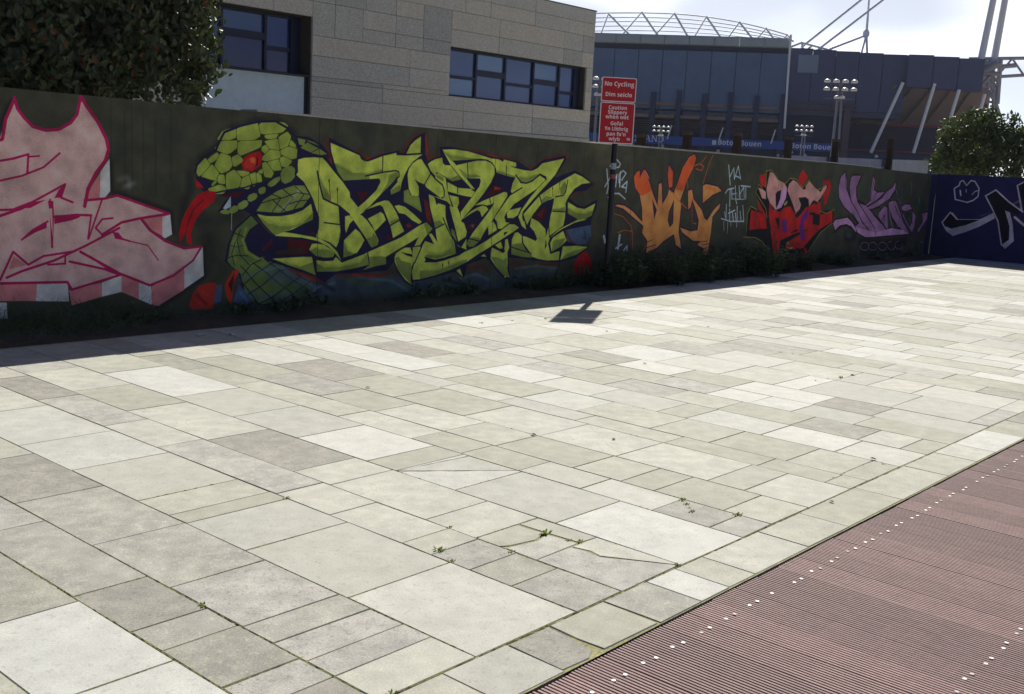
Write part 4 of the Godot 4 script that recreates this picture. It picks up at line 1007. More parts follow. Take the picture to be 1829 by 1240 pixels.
	c.line(PALELILAC, 6, "21987 274 22027 135")
	c.line(PALELILAC, 6, "22547 284 22552 167")
	c.line(PALELILAC, 6, "22893 252 22930 85")

func paint_return(c: Canvas) -> void:
	c.fill(INK, "-7660 1329 -7475 1442 -7193 1217 -6920 1034 -6969 970 -7191 1045 -7115 738 -7097 435 -7213 343 -7362 840 -7509 1074")
	c.fill(SILVER, "-7251 1051 -7149 1018 -7059 762 -7001 443 -7154 267 -7232 341 -7100 465 -7124 737")
	c.fill(SILVER, "-8414 635 -8284 593 -8006 688 -7720 834 -7469 985 -7426 876 -7702 691 -7989 544 -8226 451 -8358 514")
	c.fill(INK, "-8487 714 -8343 913 -8184 795 -7718 824 -8006 688 -8287 614")
	c.line(SILVER, 30, "-8487 714 -8345 934 -8196 809")
	c.line(SILVER, 36, "-8302 916 -8196 809")
	c.line(SILVER, 24, "-8497 713 -8384 553 -8226 451")
	c.line(SILVER, 14, "-8194 794 -7719 830")
	c.line(SILVER, 30, "-7668 1319 -7476 1452 -7194 1227 -6902 1045")
	c.line(SILVER, 26, "-7668 1319 -7509 1074 -7360 820 -7232 341")
	c.line(SILVER, 26, "-8322 1434 -8227 1502 -8216 1581 -8158 1608 -8074 1510 -7996 1617 -7913 1601 -7816 1463 -7816 1299 -7906 1212 -8023 1163 -8190 1194 -8274 1209 -8322 1434")
	c.line(SILVER, 30, "-8194 1400 -8170 1298")
	c.line(SILVER, 18, "-8075 1428 -8063 1367")
	c.line(SILVER, 22, "-7941 1333 -7888 1397 -7831 1421")
	c.line(SILVER, 26, "-6957 1640 -7072 1565 -6925 1074")
	c.line(SILVER, 50, "-7041 925 -6848 779")
	c.spray(SILVER, 60, 0.5, "-7111 1182 -6968 1271 -6944 1073")
	c.spray(SILVER, 50, 0.3, "-7727 895 -7519 992")
	c.fill(INK, "-7034 1567 -6879 1625 -6806 1042 -6887 1077")



# ------------------------------------------------------------------ leaves
func leaf_mesh(m: Material, long: float, wide: float) -> ArrayMesh:
	var b := MB.new()
	var p := [Vector3(0, 0, 0), Vector3(wide, long * .35, wide * .35), Vector3(wide * .8, long * .7, wide * .3), Vector3(0, long, 0), Vector3(-wide * .8, long * .7, wide * .3), Vector3(-wide, long * .35, wide * .35)]
	b.tri(p[0], p[1], p[2]); b.tri(p[0], p[2], p[3]); b.tri(p[0], p[3], p[4]); b.tri(p[0], p[4], p[5])
	return b.mesh(m)

func leaf_mat(through: Color, rough := .55) -> StandardMaterial3D:
	var m := plain(Color.WHITE, rough)
	m.vertex_color_use_as_albedo = true
	m.backlight_enabled = true
	m.backlight = through
	m.cull_mode = BaseMaterial3D.CULL_DISABLED
	return m

func scatter(called: String, parent: Node, mesh: Mesh, spots: Array, tints: Array) -> MultiMeshInstance3D:
	var mm := MultiMesh.new()
	mm.transform_format = MultiMesh.TRANSFORM_3D
	mm.use_colors = true
	mm.mesh = mesh
	mm.instance_count = spots.size()
	for k in spots.size():
		mm.set_instance_transform(k, spots[k])
		mm.set_instance_color(k, tints[k])
	var o := MultiMeshInstance3D.new()
	o.multimesh = mm
	o.name = called if parent else numbered(called)
	(parent if parent else self).add_child(o, true)
	o.set_meta("kind", "stuff")
	return o

func ball(r: float) -> Vector3:
	var v := Vector3(rng.randfn(), rng.randfn(), rng.randfn()).normalized()
	return v * r * pow(rng.randf(), .4)

func crown(blobs: Array, per: int, clump: float, low: Color, high: Color, odd: Color, odd_share: float, spots: Array, tints: Array) -> void:   # blobs: [centre, radius, density]
	for b in blobs:
		var count := int(per * b[1] * b[1] * b[2])
		for k in count / 14:
			var c: Vector3 = b[0] + ball(b[1]) * Vector3(1, .85, 1)
			var shade := rng.randf()
			for j in 14:
				var p := c + ball(clump)
				var t := Basis(Vector3(rng.randfn(), rng.randfn() * .6, rng.randfn()).normalized(), rng.randf() * TAU).scaled(Vector3.ONE * rng.randf_range(.6, 1.25))
				spots.append(Transform3D(t, p))
				tints.append(odd.lerp(high, rng.randf() * .3) if rng.randf() < odd_share else low.lerp(high, clampf(shade * .7 + rng.randf() * .3, 0, 1)))

func _ready() -> void:
	rng.seed = 4711
	#---------------------------------------------------------------- camera, sky, sun, exposure
	var cam := Camera3D.new()
	cam.name = "camera"
	cam.fov = 35.412
	cam.near = .05; cam.far = 1500.0
	add_child(cam)
	cam.transform = Transform3D(Basis(Vector3(0.66153, 0.05054, 0.74821), Vector3(0.09551, 0.98392, -0.15091), Vector3(-0.74381, 0.17130, 0.64607)), Vector3(0, 1.6, 0))
	cam.current = true
	var env := Environment.new()
	env.background_mode = Environment.BG_SKY
	env.tonemap_mode = Environment.TONE_MAPPER_LINEAR
	env.tonemap_exposure = 1.42
	env.sdfgi_enabled = true; env.ssao_enabled = true; env.ssil_enabled = true
	env.fog_enabled = true
	env.fog_density = .00024
	env.fog_light_color = Color(.86, .91, 1.0)
	env.sky = Sky.new()
	var to_sun := Vector3(1.1, 1.0, -.65).normalized()
	env.sky.sky_material = make_sky(to_sun)
	var we := WorldEnvironment.new()
	we.name = "surroundings"
	we.environment = env
	add_child(we)
	var sun := DirectionalLight3D.new()
	sun.name = "sun"
	sun.light_color = Color(1, .975, .925)
	sun.light_energy = 1.6
	sun.light_angular_distance = .5
	sun.shadow_enabled = true
	add_child(sun)
	sun.look_at_from_position(to_sun * 50, Vector3.ZERO)
	make_materials()
	make_ground()
	make_plaza()
	make_deck()
	make_wall()
	make_building()
	make_stadium()
	make_floodlights()
	make_fence()
	make_sign()
	make_trees()
	make_wall_plants()
	make_small_things()

func make_sky(to_sun: Vector3) -> PanoramaSkyMaterial:   # thin haze that is bright round the sun, deep blue away from it, broken cloud
	var w := 768; var h := 384
	var f := FastNoiseLite.new()
	f.seed = 5; f.frequency = 1.6; f.fractal_octaves = 5
	var im := Image.create(w, h, false, Image.FORMAT_RGBF)
	for y in h:
		var el := PI / 2 - (y + .5) / h * PI
		for x in w:
			var az := (x + .5) / w * TAU
			var d := Vector3(sin(az) * cos(el), sin(el), -cos(az) * cos(el))
			var up := maxf(d.y, 0.0)
			var ahead := (1.0 + d.dot(to_sun)) / 2.0
			var haze := exp(-up * 6.5)
			var c := Vector3(.014, .034, .105) + Vector3(.255, .272, .29) * haze * (.30 + 4.6 * pow(ahead, 5.0))
			c += Vector3(.5, .5, .49) * pow(ahead, 14.0)
			var q := Vector3(d.x, d.y * 2.2, d.z) / (.35 + up)
			var cl := clampf((f.get_noise_3dv(q) + .2) * 2.8, 0.0, 1.0) * haze
			c = c.lerp(Vector3(.14, .15, .18) + Vector3(1.6, 1.6, 1.58) * pow(ahead, 3.0), cl * .8)
			if d.y < 0: c = Vector3(.16, .16, .15)
			im.set_pixel(x, y, Color(c.x, c.y, c.z))
	var m := PanoramaSkyMaterial.new()
	m.panorama = ImageTexture.create_from_image(im)
	return m

func make_materials() -> void:
	# paving: pale sandstone, middling and darker speckled concrete slabs
	var pales := [mottle(11, Color(0.688, 0.694, 0.672), Color(0.738, 0.739, 0.718), Color(0.643, 0.645, 0.616), .66, .17), mottle(12, Color(0.698, 0.699, 0.672), Color(0.742, 0.739, 0.713), Color(0.663, 0.655, 0.616), .66, .17)]
	var mids := [mottle(21, Color(0.634, 0.635, 0.596), Color(0.693, 0.694, 0.652), Color(0.599, 0.601, 0.550), .64, .24), mottle(22, Color(0.643, 0.640, 0.601), Color(0.693, 0.690, 0.646), Color(0.713, 0.704, 0.662), .66, .24)]
	var greys := [mottle(31, Color(0.574, 0.571, 0.550), Color(0.643, 0.640, 0.606), Color(0.683, 0.675, 0.621), .62, .36), mottle(32, Color(0.584, 0.576, 0.555), Color(0.639, 0.630, 0.601), Color(0.525, 0.517, 0.504), .63, .34)]
	M.slab = []
	for set_of in [pales, mids, greys]:
		var out := []
		for t in set_of:
			for k in 3:
				var v := 1.0 - .05 * k
				out.append(tri_mat(t, Vector3.ONE * .62, .88, Vector3(k * .37, k * .21, k * .53), Color(v, v, v * (1.0 - .012 * k))))
		M.slab.append(out)
	M.bed = tri_mat(mottle(41, Color(.46, .45, .37), Color(.56, .55, .40), Color(.55, .55, .30), .5, .5, 512, .012), Vector3.ONE * .45, 1.0)
	M.earth = tri_mat(mottle(42, Color(.20, .18, .15), Color(.29, .26, .21), Color(.17, .19, .11), .6, .5), Vector3.ONE * .5, 1.0)
	M.land = tri_mat(mottle(43, Color(.52, .52, .46), Color(.62, .61, .55), Color(.45, .47, .38), .6, .3), Vector3.ONE * .08, 1.0)
	M.board = []
	for k in 7:
		var v: float = [1.02, 1.06, .98, 1.03, .96, 1.08, 1.0][k]
		M.board.append(tri_mat(mottle(50 + k % 2, Color(.46, .375, .365), Color(.60, .505, .485), Color(.66, .58, .565), .60, .4, 256, .03), Vector3(9, 3, .9), .8, Vector3(k * .17, 0, k * .31), Color(.86 * v, .86 * v, .86 * v)) if k < 2 else M.board[k % 2].duplicate())
		M.board[k].albedo_color = Color(.97 * v, .95 * v, .96 * v)
		M.board[k].uv1_offset = Vector3(k * .17, 0, k * .31)
	M.stud = plain(Color(.88, .87, .84), .6)
	M.concrete = tri_mat(mottle(61, Color(.28, .275, .23), Color(.33, .32, .27), Color(.24, .24, .2), .66, .2), Vector3.ONE * .5, .92)
	M.coping = tri_mat(mottle(62, Color(.66, .65, .61), Color(.76, .75, .71), Color(.5, .5, .46), .68, .2), Vector3.ONE * .7, .9)
	M.stone = []
	for k in 4:
		var c: Color = [Color(.81, .79, .755), Color(.785, .77, .74), Color(.82, .79, .745), Color(.73, .72, .70)][k]
		M.stone.append(tri_mat(mottle(70 + k, c, c.lightened(.12), [Color(.58, .48, .38), Color(.5, .48, .46), Color(.64, .56, .44), Color(.42, .41, .41)][k], .62, .2, 512, .01), Vector3.ONE * .42, .9, Vector3(k * .3, k * .17, 0)))
	M.backing = plain(Color(.34, .31, .28), .95)
	M.frame = plain(Color(.10, .13, .26), .5)
	M.render = tri_mat(mottle(75, Color(.82, .89, .95), Color(.87, .93, .98), Color(.74, .82, .90), .7, .12), Vector3.ONE * .3, .9)
	M.steel = plain(Color(.16, .17, .22), .45, .3)
	M.white_steel = plain(Color(.93, .94, .96), .5)
	M.roofing = plain(Color(.40, .38, .36), .9)
	M.pane = []
	for k in 4:
		var g := plain([Color(.16, .26, .50), Color(.24, .35, .54), Color(.38, .50, .66), Color(.11, .17, .38)][k], .08)
		g.metallic = .25; g.metallic_specular = .9
		M.pane.append(g)

func make_ground() -> void:
	var b := MB.new()
	b.quad(Vector3(-700, -.06, 700), Vector3(700, -.06, 700), Vector3(700, -.06, -700), Vector3(-700, -.06, -700))
	struct("ground", b.mesh(M.land))
	b = MB.new()   # a narrow uneven strip of soil at the foot of the wall
	var steps := 90
	for k in steps:
		var xa := -1.0 + 24.5 * k / steps; var xb := -1.0 + 24.5 * (k + 1) / steps
		var ha := .01 + .025 * sin(k * 1.7) * sin(k * .61); var hb := .01 + .025 * sin((k + 1) * 1.7) * sin((k + 1) * .61)
		b.quad(Vector3(xa, -.03, -8.12), Vector3(xb, -.03, -8.12), Vector3(xb, hb, -8.4), Vector3(xa, ha, -8.4))
		b.quad(Vector3(xa, ha, -8.4), Vector3(xb, hb, -8.4), Vector3(xb, hb + .03, -8.72), Vector3(xa, ha + .03, -8.72))
	struct("soil", b.mesh(M.earth))

# ------------------------------------------------------------------ the plaza
func slab(parent: Node, p: PackedVector2Array, tone: int, crowd: Array) -> void:
	var mid := Vector2.ZERO
	for a in p: mid += a / p.size()
	var y := rng.randf_range(-.0009, .0009)
	var tilt := Vector2(rng.randf_range(-.002, .002), rng.randf_range(-.002, .002))
	var m: Material = M.slab[tone][rng.randi() % 6]
	if crowd.is_empty():
		var b := MB.new()
		b.prism(p, -.05, y, .0024, tilt)
		put("paving_slab", b.mesh(m), parent)
	else:
		if not crowd[0].has(m): crowd[0][m] = MB.new()
		crowd[0][m].prism(p, -.05, y, .0024, tilt)

func rect(x0: float, x1: float, z0: float, z1: float, g := .0022) -> PackedVector2Array:
	var j := func() -> float: return rng.randf_range(-.0022, .0022)
	return PackedVector2Array([Vector2(x0 + g + j.call(), z0 + g + j.call()), Vector2(x1 - g + j.call(), z0 + g + j.call()), Vector2(x1 - g + j.call(), z1 - g + j.call()), Vector2(x0 + g + j.call(), z1 - g + j.call())])

func crack(a: Vector2, b: Vector2, n: int, amp: float, gap: float) -> Array:   # the two broken edges of a crack from a to b
	var side := (b - a).normalized().orthogonal()
	var e := PackedVector2Array(); var f := PackedVector2Array()
	for k in n + 1:
		var p := a.lerp(b, float(k) / n) + side * (rng.randf_range(-amp, amp) if k > 0 and k < n else 0.0)
		e.append(p + side * gap * rng.randf_range(.3, 1.0)); f.append(p - side * gap * rng.randf_range(.3, 1.0))
	return [e, f]

func joined_edge(corners: Array, edge: PackedVector2Array, backwards: bool, other := PackedVector2Array()) -> PackedVector2Array:
	var p := PackedVector2Array(corners)
	var q := edge.duplicate()
	if backwards: q.reverse()
	p.append_array(q)
	if other.size():
		var w := other.duplicate(); w.reverse()
		p.append_array(w)
	return p

func make_plaza() -> void:
	var top := Node3D.new()
	top.name = "pavement"
	add_child(top)
	tag(top, "plaza paved in bands of pale and grey stone slabs with mossy joints", "", "", "structure")
	var b := MB.new()
	b.quad(Vector3(-1, -.0030, -1.95), Vector3(23.5, -.0030, -1.95), Vector3(23.5, -.0030, -8.14), Vector3(-1, -.0030, -8.14))
	put("joint_bed", b.mesh(M.bed), top)
	# the border course along the deck: x of its joints, and tones (0 pale, 1 middling, 2 grey)
	var cut := [-.4, .3, .95, 1.5, 1.95, 2.29, 2.59, 2.80, 3.13, 3.41, 3.615, 3.82, 4.29, 4.69, 5.32, 5.97, 6.42, 6.75, 7.3, 7.73, 8.3, 8.8, 9.4, 10]
	var tone := [2, 1, 2, 1, 1, 0, 2, 1, 2, 0, 1, 1, 1, 1, 1, 1, 1, 0, 1, 2, 1, 0, 1]
	for k in cut.size() - 1:
		if k == 6:
			slab(top, PackedVector2Array([Vector2(2.594, -2.20), Vector2(2.80, -2.20), Vector2(2.792, -2.08), Vector2(2.77, -1.985), Vector2(2.72, -1.958), Vector2(2.588, -1.965)]), 2, [])
		elif k == 7:
			slab(top, PackedVector2Array([Vector2(2.815, -2.205), Vector2(3.125, -2.205), Vector2(3.12, -1.96), Vector2(2.812, -1.965), Vector2(2.805, -2.075)]), 1, [])
		else:
			slab(top, rect(cut[k], cut[k + 1], -2.21, -1.955), tone[k], [])
	# bands running away from the deck: [x0, x1, z of the joints from the deck on, tones]
	var bands := [
		[-.6, -.1, "-2.8 -3.4 -4.2 -4.9 -5.6 -6.3 -7", "1 2 1 2 1 2 1 2"], [-.1, .5, "-3 -3.7 -4.4 -5.2 -6 -6.8", "2 1 2 2 1 1 2"], [.5, .92, "-2.7 -3.3 -4 -4.9 -5.7 -6.5", "1 2 1 2 2 1 2"], [.92, 1.32, "-2.6 -3.2 -3.9 -4.6 -5.4 -6.2 -7", "2 1 2 2 1 2 2 1"],
		[1.32, 1.74, "-2.84 -3.45 -4.1 -4.8 -5.5 -6.4", "0 0 2 2 1 2 2"],
		[1.74, 2.03, "-2.42 -2.59 -2.92 -3.11 -3.5 -4.31 -5 -5.7 -6.6", "2 2 2 2 2 2 2 2 1 2"],
		[2.03, 2.45, "-2.42 -2.56 -2.73 -2.9 -3.35 -3.92 -4.6 -5.3 -6.1 -7", "1 2 2 2 2 2 2 2 1 2 1"],
		[2.45, 2.98, "-2.855 -3.485 -3.91 -4.045 -4.305 -4.915 -5.485 -6.25 -7", "0 0 0 1 1 0 0 0 1 1"],
		[2.98, 3.26, "-2.53 -2.75 -2.965 -3.14 -3.61 -4 -5.035 -5.6 -6.4 -7.1", "2 2 2 1 1 1 2 1 2 2 1"],
		[3.26, 3.67, "-2.645 -2.98 -3.29 -3.95 -4.24 -5 -5.845 -6.5 -7.2", "1 1 1 1 1 2 1 1 1 2"],
		[3.67, 4.17, "-2.88 -3.51 -3.93 -4.155 -4.745 -5.36 -6 -6.9", "0 0 0 1 0 0 0 0 1"],
		[4.17, 4.435, "-2.385 -2.7 -3.13 -3.535 -3.955 -4.35 -5 -5.36 -6.1 -6.7 -7.3", "2 2 0 0 1 1 1 1 1 1 2 1"],
		[4.435, 4.805, "-2.47 -2.87 -3.075 -3.385 -3.94 -4.35 -4.965 -5.5 -6.2 -7", "1 1 1 1 1 1 1 1 2 1 1"],
		[4.805, 5.28, "-2.57 -2.785 -3.375 -3.93 -4.55 -5.19 -5.8 -6.5 -7.2", "1 1 1 1 1 1 1 2 0 1"],
		[5.28, 5.5, "-2.36 -2.76 -3.37 -4.04 -4.7 -5.24 -5.67 -6.3 -7.1", "1 1 1 1 0 1 0 1 0 1"],
		[5.5, 5.93, "-2.375 -2.7 -3.2 -3.62 -4.2 -4.68 -5.42 -5.76 -6.5 -7.2", "1 1 1 1 1 0 1 1 0 0 1"],
		[5.93, 6.33, "-2.61 -3.095 -3.63 -3.86 -4.43 -4.95 -5.52 -6.1 -6.8 -7.3", "0 0 0 1 0 0 0 1 2 0 1"],
		[6.33, 6.7, "-2.38 -2.65 -3.1 -3.65 -4.1 -4.6 -5 -5.44 -6 -6.7 -7.2", "1 1 2 1 1 2 1 2 0 1 0 1"],
		[6.7, 7.05, "-2.84 -3.285 -3.61 -3.96 -4.45 -5.03 -5.6 -6.03 -6.7 -7.3", "1 0 0 0 2 1 1 0 2 0 1"],
		[7.05, 7.44, "-2.87 -3.3 -3.97 -4.5 -5.03 -5.6 -6.02 -6.6 -7.2", "0 2 0 1 0 2 1 0 1 2"],
		[7.44, 8.06, "-2.36 -2.9 -3.6 -3.82 -4.3 -4.9 -5.5 -6.2 -6.9", "2 0 0 0 1 0 0 1 0 0"],
		[8.06, 8.58, "-2.37 -3 -3.35 -3.6 -4.2 -4.8 -5.4 -6 -6.7 -7.3", "1 0 1 0 1 0 2 1 0 1 1"],
		[8.58, 8.9, "-2.7 -3.36 -3.83 -4.5 -5.1 -5.7 -6.4 -7", "2 1 0 1 2 1 0 1 2"]]
	var count := 24
	for band in bands:
		var zs := PackedFloat64Array([-2.215])
		zs.append_array((band[2] as String).split_floats(" "))
		zs.append(-8.1 if zs[-1] < -6.9 else -7.55)
		if zs[-1] > -8: zs.append(-8.1)
		var tones := (band[3] as String).split(" ")
		for k in zs.size() - 1:
			var t := int(tones[mini(k, tones.size() - 1)])
			var r := rect(band[0], band[1], zs[k + 1], zs[k])
			if band[0] == 3.67 and k == 2:   # cracked twice
				var c1 := crack(r[0], Vector2(4.163, -3.886), 6, .006, .0035); var c2 := crack(r[0] + Vector2(.002, .010), Vector2(4.163, -3.54), 9, .008, .0045)
				slab(top, joined_edge([r[1]], c1[0], true), 0, [])
				slab(top, joined_edge([], c1[1], false, c2[0]), 0, [])
				slab(top, joined_edge([r[2], r[3]], c2[1], false), 0, [])
				count += 2
			elif band[0] == 4.805 and k == 3:   # cracked across
				var c3 := crack(r[1], Vector2(4.845, -3.379), 9, .009, .004)
				slab(top, joined_edge([Vector2(4.81, -3.379), r[0]], c3[0], false), 1, [])
				slab(top, joined_edge([r[2]], c3[1], true), 1, [])
				count += 1
			elif band[0] == 3.26 and k == 0:
				slab(top, PackedVector2Array([r[0] + Vector2(.235, 0), r[1], r[2], Vector2(3.50, -2.5), Vector2(3.515, -2.56)]), 1, [])
				slab(top, PackedVector2Array([r[0], r[0] + Vector2(.222, 0), Vector2(3.50, -2.565), Vector2(3.487, -2.49), Vector2(3.66, -2.222), r[3]]), 2, [])
				count += 1
			elif band[0] == 3.26 and k == 1:
				slab(top, PackedVector2Array([r[0], r[0] + Vector2(.26, 0), Vector2(3.53, -2.83), Vector2(3.44, -2.80), Vector2(3.30, -2.825), r[0] + Vector2(0, .13)]), 1, [])
				slab(top, PackedVector2Array([r[0] + Vector2(.278, 0), r[1], r[2], Vector2(3.56, -2.655), Vector2(3.548, -2.82)]), 1, [])
				slab(top, PackedVector2Array([Vector2(3.268, -2.812), Vector2(3.30, -2.812), Vector2(3.44, -2.787), Vector2(3.53, -2.815), Vector2(3.545, -2.655), r[3]]), 2, [])
				count += 2
			else:
				slab(top, r, t, [])
			count += 1
	# cushions of moss along the open joints of the near bands
	var mo := MB.new()
	for run in [[1.74, -2.3, -4.0, .9], [2.03, -2.3, -4.2, .95], [2.45, -2.25, -3.2, .8], [2.98, -2.25, -3.0, .6], [3.26, -2.25, -3.7, .75], [3.67, -2.25, -4.4, .6], [4.17, -2.25, -3.6, .5], [4.435, -2.25, -3.2, .6], [4.805, -2.3, -4.5, .5], [5.28, -2.3, -4.2, .35], [5.93, -2.3, -4.4, .3]]:
		var z: float = run[1]
		while z > run[2]:
			var l := rng.randf_range(.02, .07)
			if rng.randf() < run[3]: moss_pad(mo, Vector2(run[0] + rng.randf_range(-.002, .002), z - l / 2), Vector2(0, 1), l)
			z -= l * .8
	var xx := 1.6
	while xx < 7.4:
		var l := rng.randf_range(.02, .07)
		if rng.randf() < (.9 if xx < 4.8 else .45): moss_pad(mo, Vector2(xx, -2.2125 + rng.randf_range(-.002, .002)), Vector2(1, 0), l)
		xx += l * .8
	for run in [[1.45, 1.73, -2.84], [2.04, 2.44, -3.35], [2.46, 2.97, -2.855], [2.46, 2.97, -3.485], [2.46, 2.97, -4.305], [1.75, 2.02, -2.59], [1.75, 2.02, -3.5], [3.0, 3.25, -3.14], [3.28, 3.66, -2.98], [3.68, 4.16, -2.88], [3.68, 4.16, -3.51], [4.19, 4.43, -2.385], [4.19, 4.43, -3.13], [4.45, 4.8, -2.47], [4.45, 4.8, -3.385], [4.82, 5.27, -2.785], [5.3, 5.9, -2.37]]:
		xx = run[0]
		while xx < run[1]:
			var l := rng.randf_range(.02, .06)
			if rng.randf() < .7: moss_pad(mo, Vector2(xx + l / 2, run[2] + rng.randf_range(-.002, .002)), Vector2(1, 0), l)
			xx += l * .85
	put("moss", mo.mesh(tri_mat(mottle(44, Color(.36, .38, .17), Color(.50, .50, .24), Color(.30, .29, .18), .6, .5, 256, .05), Vector3.ONE * 3.0, 1.0)), top).set_meta("kind", "stuff")
	# farther bands, laid at random; past 300 slabs they are one body of paving
	var far := [{}]
	var x := 8.9
	while x < 23.4:
		var w := rng.randf_range(.28, .58)
		if x + w > 23.1: w = 23.5 - x
		var z := -1.955 if x > 10 else -2.215
		var last := 1
		var lean := rng.randf()
		while z > -8.1:
			var l := rng.randf_range(.4, .95)
			if z - l < -7.8: l = z + 8.1
			var t := 0 if rng.randf() < (.85 if lean > .5 else .08) else (1 if rng.randf() < .7 else 2)
			var near := count < 298 and x < 11.5
			slab(top, rect(x, x + w, z - l, z), t, [] if near else far)
			count += 1
			z -= l
		x += w
	var joined := ArrayMesh.new()
	for m in far[0]: far[0][m].mesh(m, joined)
	var rest := put("far_paving", joined, top)
	rest.set_meta("kind", "stuff")

func moss_pad(b: MB, c: Vector2, along: Vector2, l: float) -> void:
	var side := along.orthogonal() * rng.randf_range(.0035, .0065)
	var p := []
	for k in 7:
		var f := TAU * k / 7
		var q := c + along * cos(f) * l * .6 + side * sin(f) * rng.randf_range(.7, 1.3)
		p.append(Vector3(q.x, -.002, q.y))
	var m := Vector3(c.x, rng.randf_range(.0005, .003), c.y)
	for k in 7: b.tri(m, p[(k + 1) % 7], p[k]) if along.x < .5 else b.tri(m, p[k], p[(k + 1) % 7])

func make_deck() -> void:
	var top := base("boardwalk", Vector3.ZERO, "deck of weathered grooved timber boards with rows of white studs along the paving", "decking")
	var pitch := .1728
	var shapes := []
	var b := MB.new()
	var w := .0857
	var ridges := 10
	var prof := PackedVector2Array()
	for k in ridges:
		var a := -w + 2 * w * k / ridges; var e := -w + 2 * w * (k + 1) / ridges; var g := e - a
		prof.append_array([Vector2(a + g * .12, -.0118), Vector2(a + g * .24, -.0075), Vector2(a + g * .76, -.0075), Vector2(a + g * .88, -.0118)])
	for k in prof.size() - 1:
		var p := prof[k]; var q := prof[k + 1]
		b.quad(Vector3(p.x, p.y, 1.8), Vector3(q.x, q.y, 1.8), Vector3(q.x, q.y, -1.944), Vector3(p.x, p.y, -1.944))
	b.quad(Vector3(-w, -.04, -1.944), Vector3(-w, -.04, 1.8), Vector3(prof[0].x, prof[0].y, 1.8), Vector3(prof[0].x, prof[0].y, -1.944))
	b.quad(Vector3(w, -.04, 1.8), Vector3(w, -.04, -1.944), Vector3(prof[-1].x, prof[-1].y, -1.944), Vector3(prof[-1].x, prof[-1].y, 1.8))
	b.quad(Vector3(w, -.04, -1.944), Vector3(-w, -.04, -1.944), Vector3(-w, -.013, -1.944), Vector3(w, -.013, -1.944))
	for m in M.board: shapes.append(b.mesh(m))
	var s := MB.new()
	s.tube(Vector3(0, -.014, 0), Vector3(0, -.0045, 0), .0085, .0075, 10)
	var stud := s.mesh(M.stud)
	var worn := s.mesh(plain(Color(.74, .72, .68), .8))
	for k in range(-14, 44):
		var x := 2.69 + pitch * k
		var o := put("deck_board", shapes[rng.randi() % 7], top, Vector3(x, rng.randf_range(-.001, .001), rng.randf_range(-.004, .004)))
		if k >= -4 and k < 36:
			for z in [-1.817, -1.02]:
				for dx in [-.03, .03]:
					if rng.randf() < .04: continue
					put("stud", stud if rng.randf() < .75 else worn, o, Vector3(dx + rng.randf_range(-.003, .003), 0, z + rng.randf_range(-.006, .006)))
	var j := MB.new()
	for z in [-1.85, -1.02, -.2, .6, 1.5]: j.box(Vector3(.2, -.058, z - .03), Vector3(10.2, -.041, z + .03))
	put("joist", j.mesh(M.steel), top)

# ------------------------------------------------------------------ the painted wall
func wall_top(x: float) -> float:
	var k := [[-2.0, 1.99], [3.8, 1.945], [6.85, 1.892], [11.4, 1.835], [18.7, 1.79], [23.8, 1.70]]
	for i in k.size() - 1:
		if x <= k[i + 1][0]: return lerpf(k[i][1], k[i + 1][1], (x - k[i][0]) / (k[i + 1][0] - k[i][0]))
	return 1.70

func weather(c: Canvas, sd: int, a: Color, b: Color, count: int, top := 0.0) -> void:   # old coats of paint, roller marks and drips under the murals
	var r := RandomNumberGenerator.new()
	r.seed = sd
	var wide := c.w / c.s
	for k in count:
		var x := (c.x0 + r.randf() * wide) * 1000.0; var y := r.randf() * 2000.0
		c.spray(a if r.randf() < .5 else b, r.randf_range(120, 420), r.randf_range(.08, .25), "%d %d %d %d" % [x, y, x + r.randf_range(-250, 250), y + r.randf_range(-160, 160)])
	for k in count / 2:
		var x := (c.x0 + r.randf() * wide) * 1000.0
		var y := 1950.0 - r.randf() * 300
		c.spray(a.darkened(.3) if r.randf() < .6 else b, r.randf_range(8, 26), .22, "%d %d %d %d" % [x, y, x, y - r.randf_range(150, 900)])

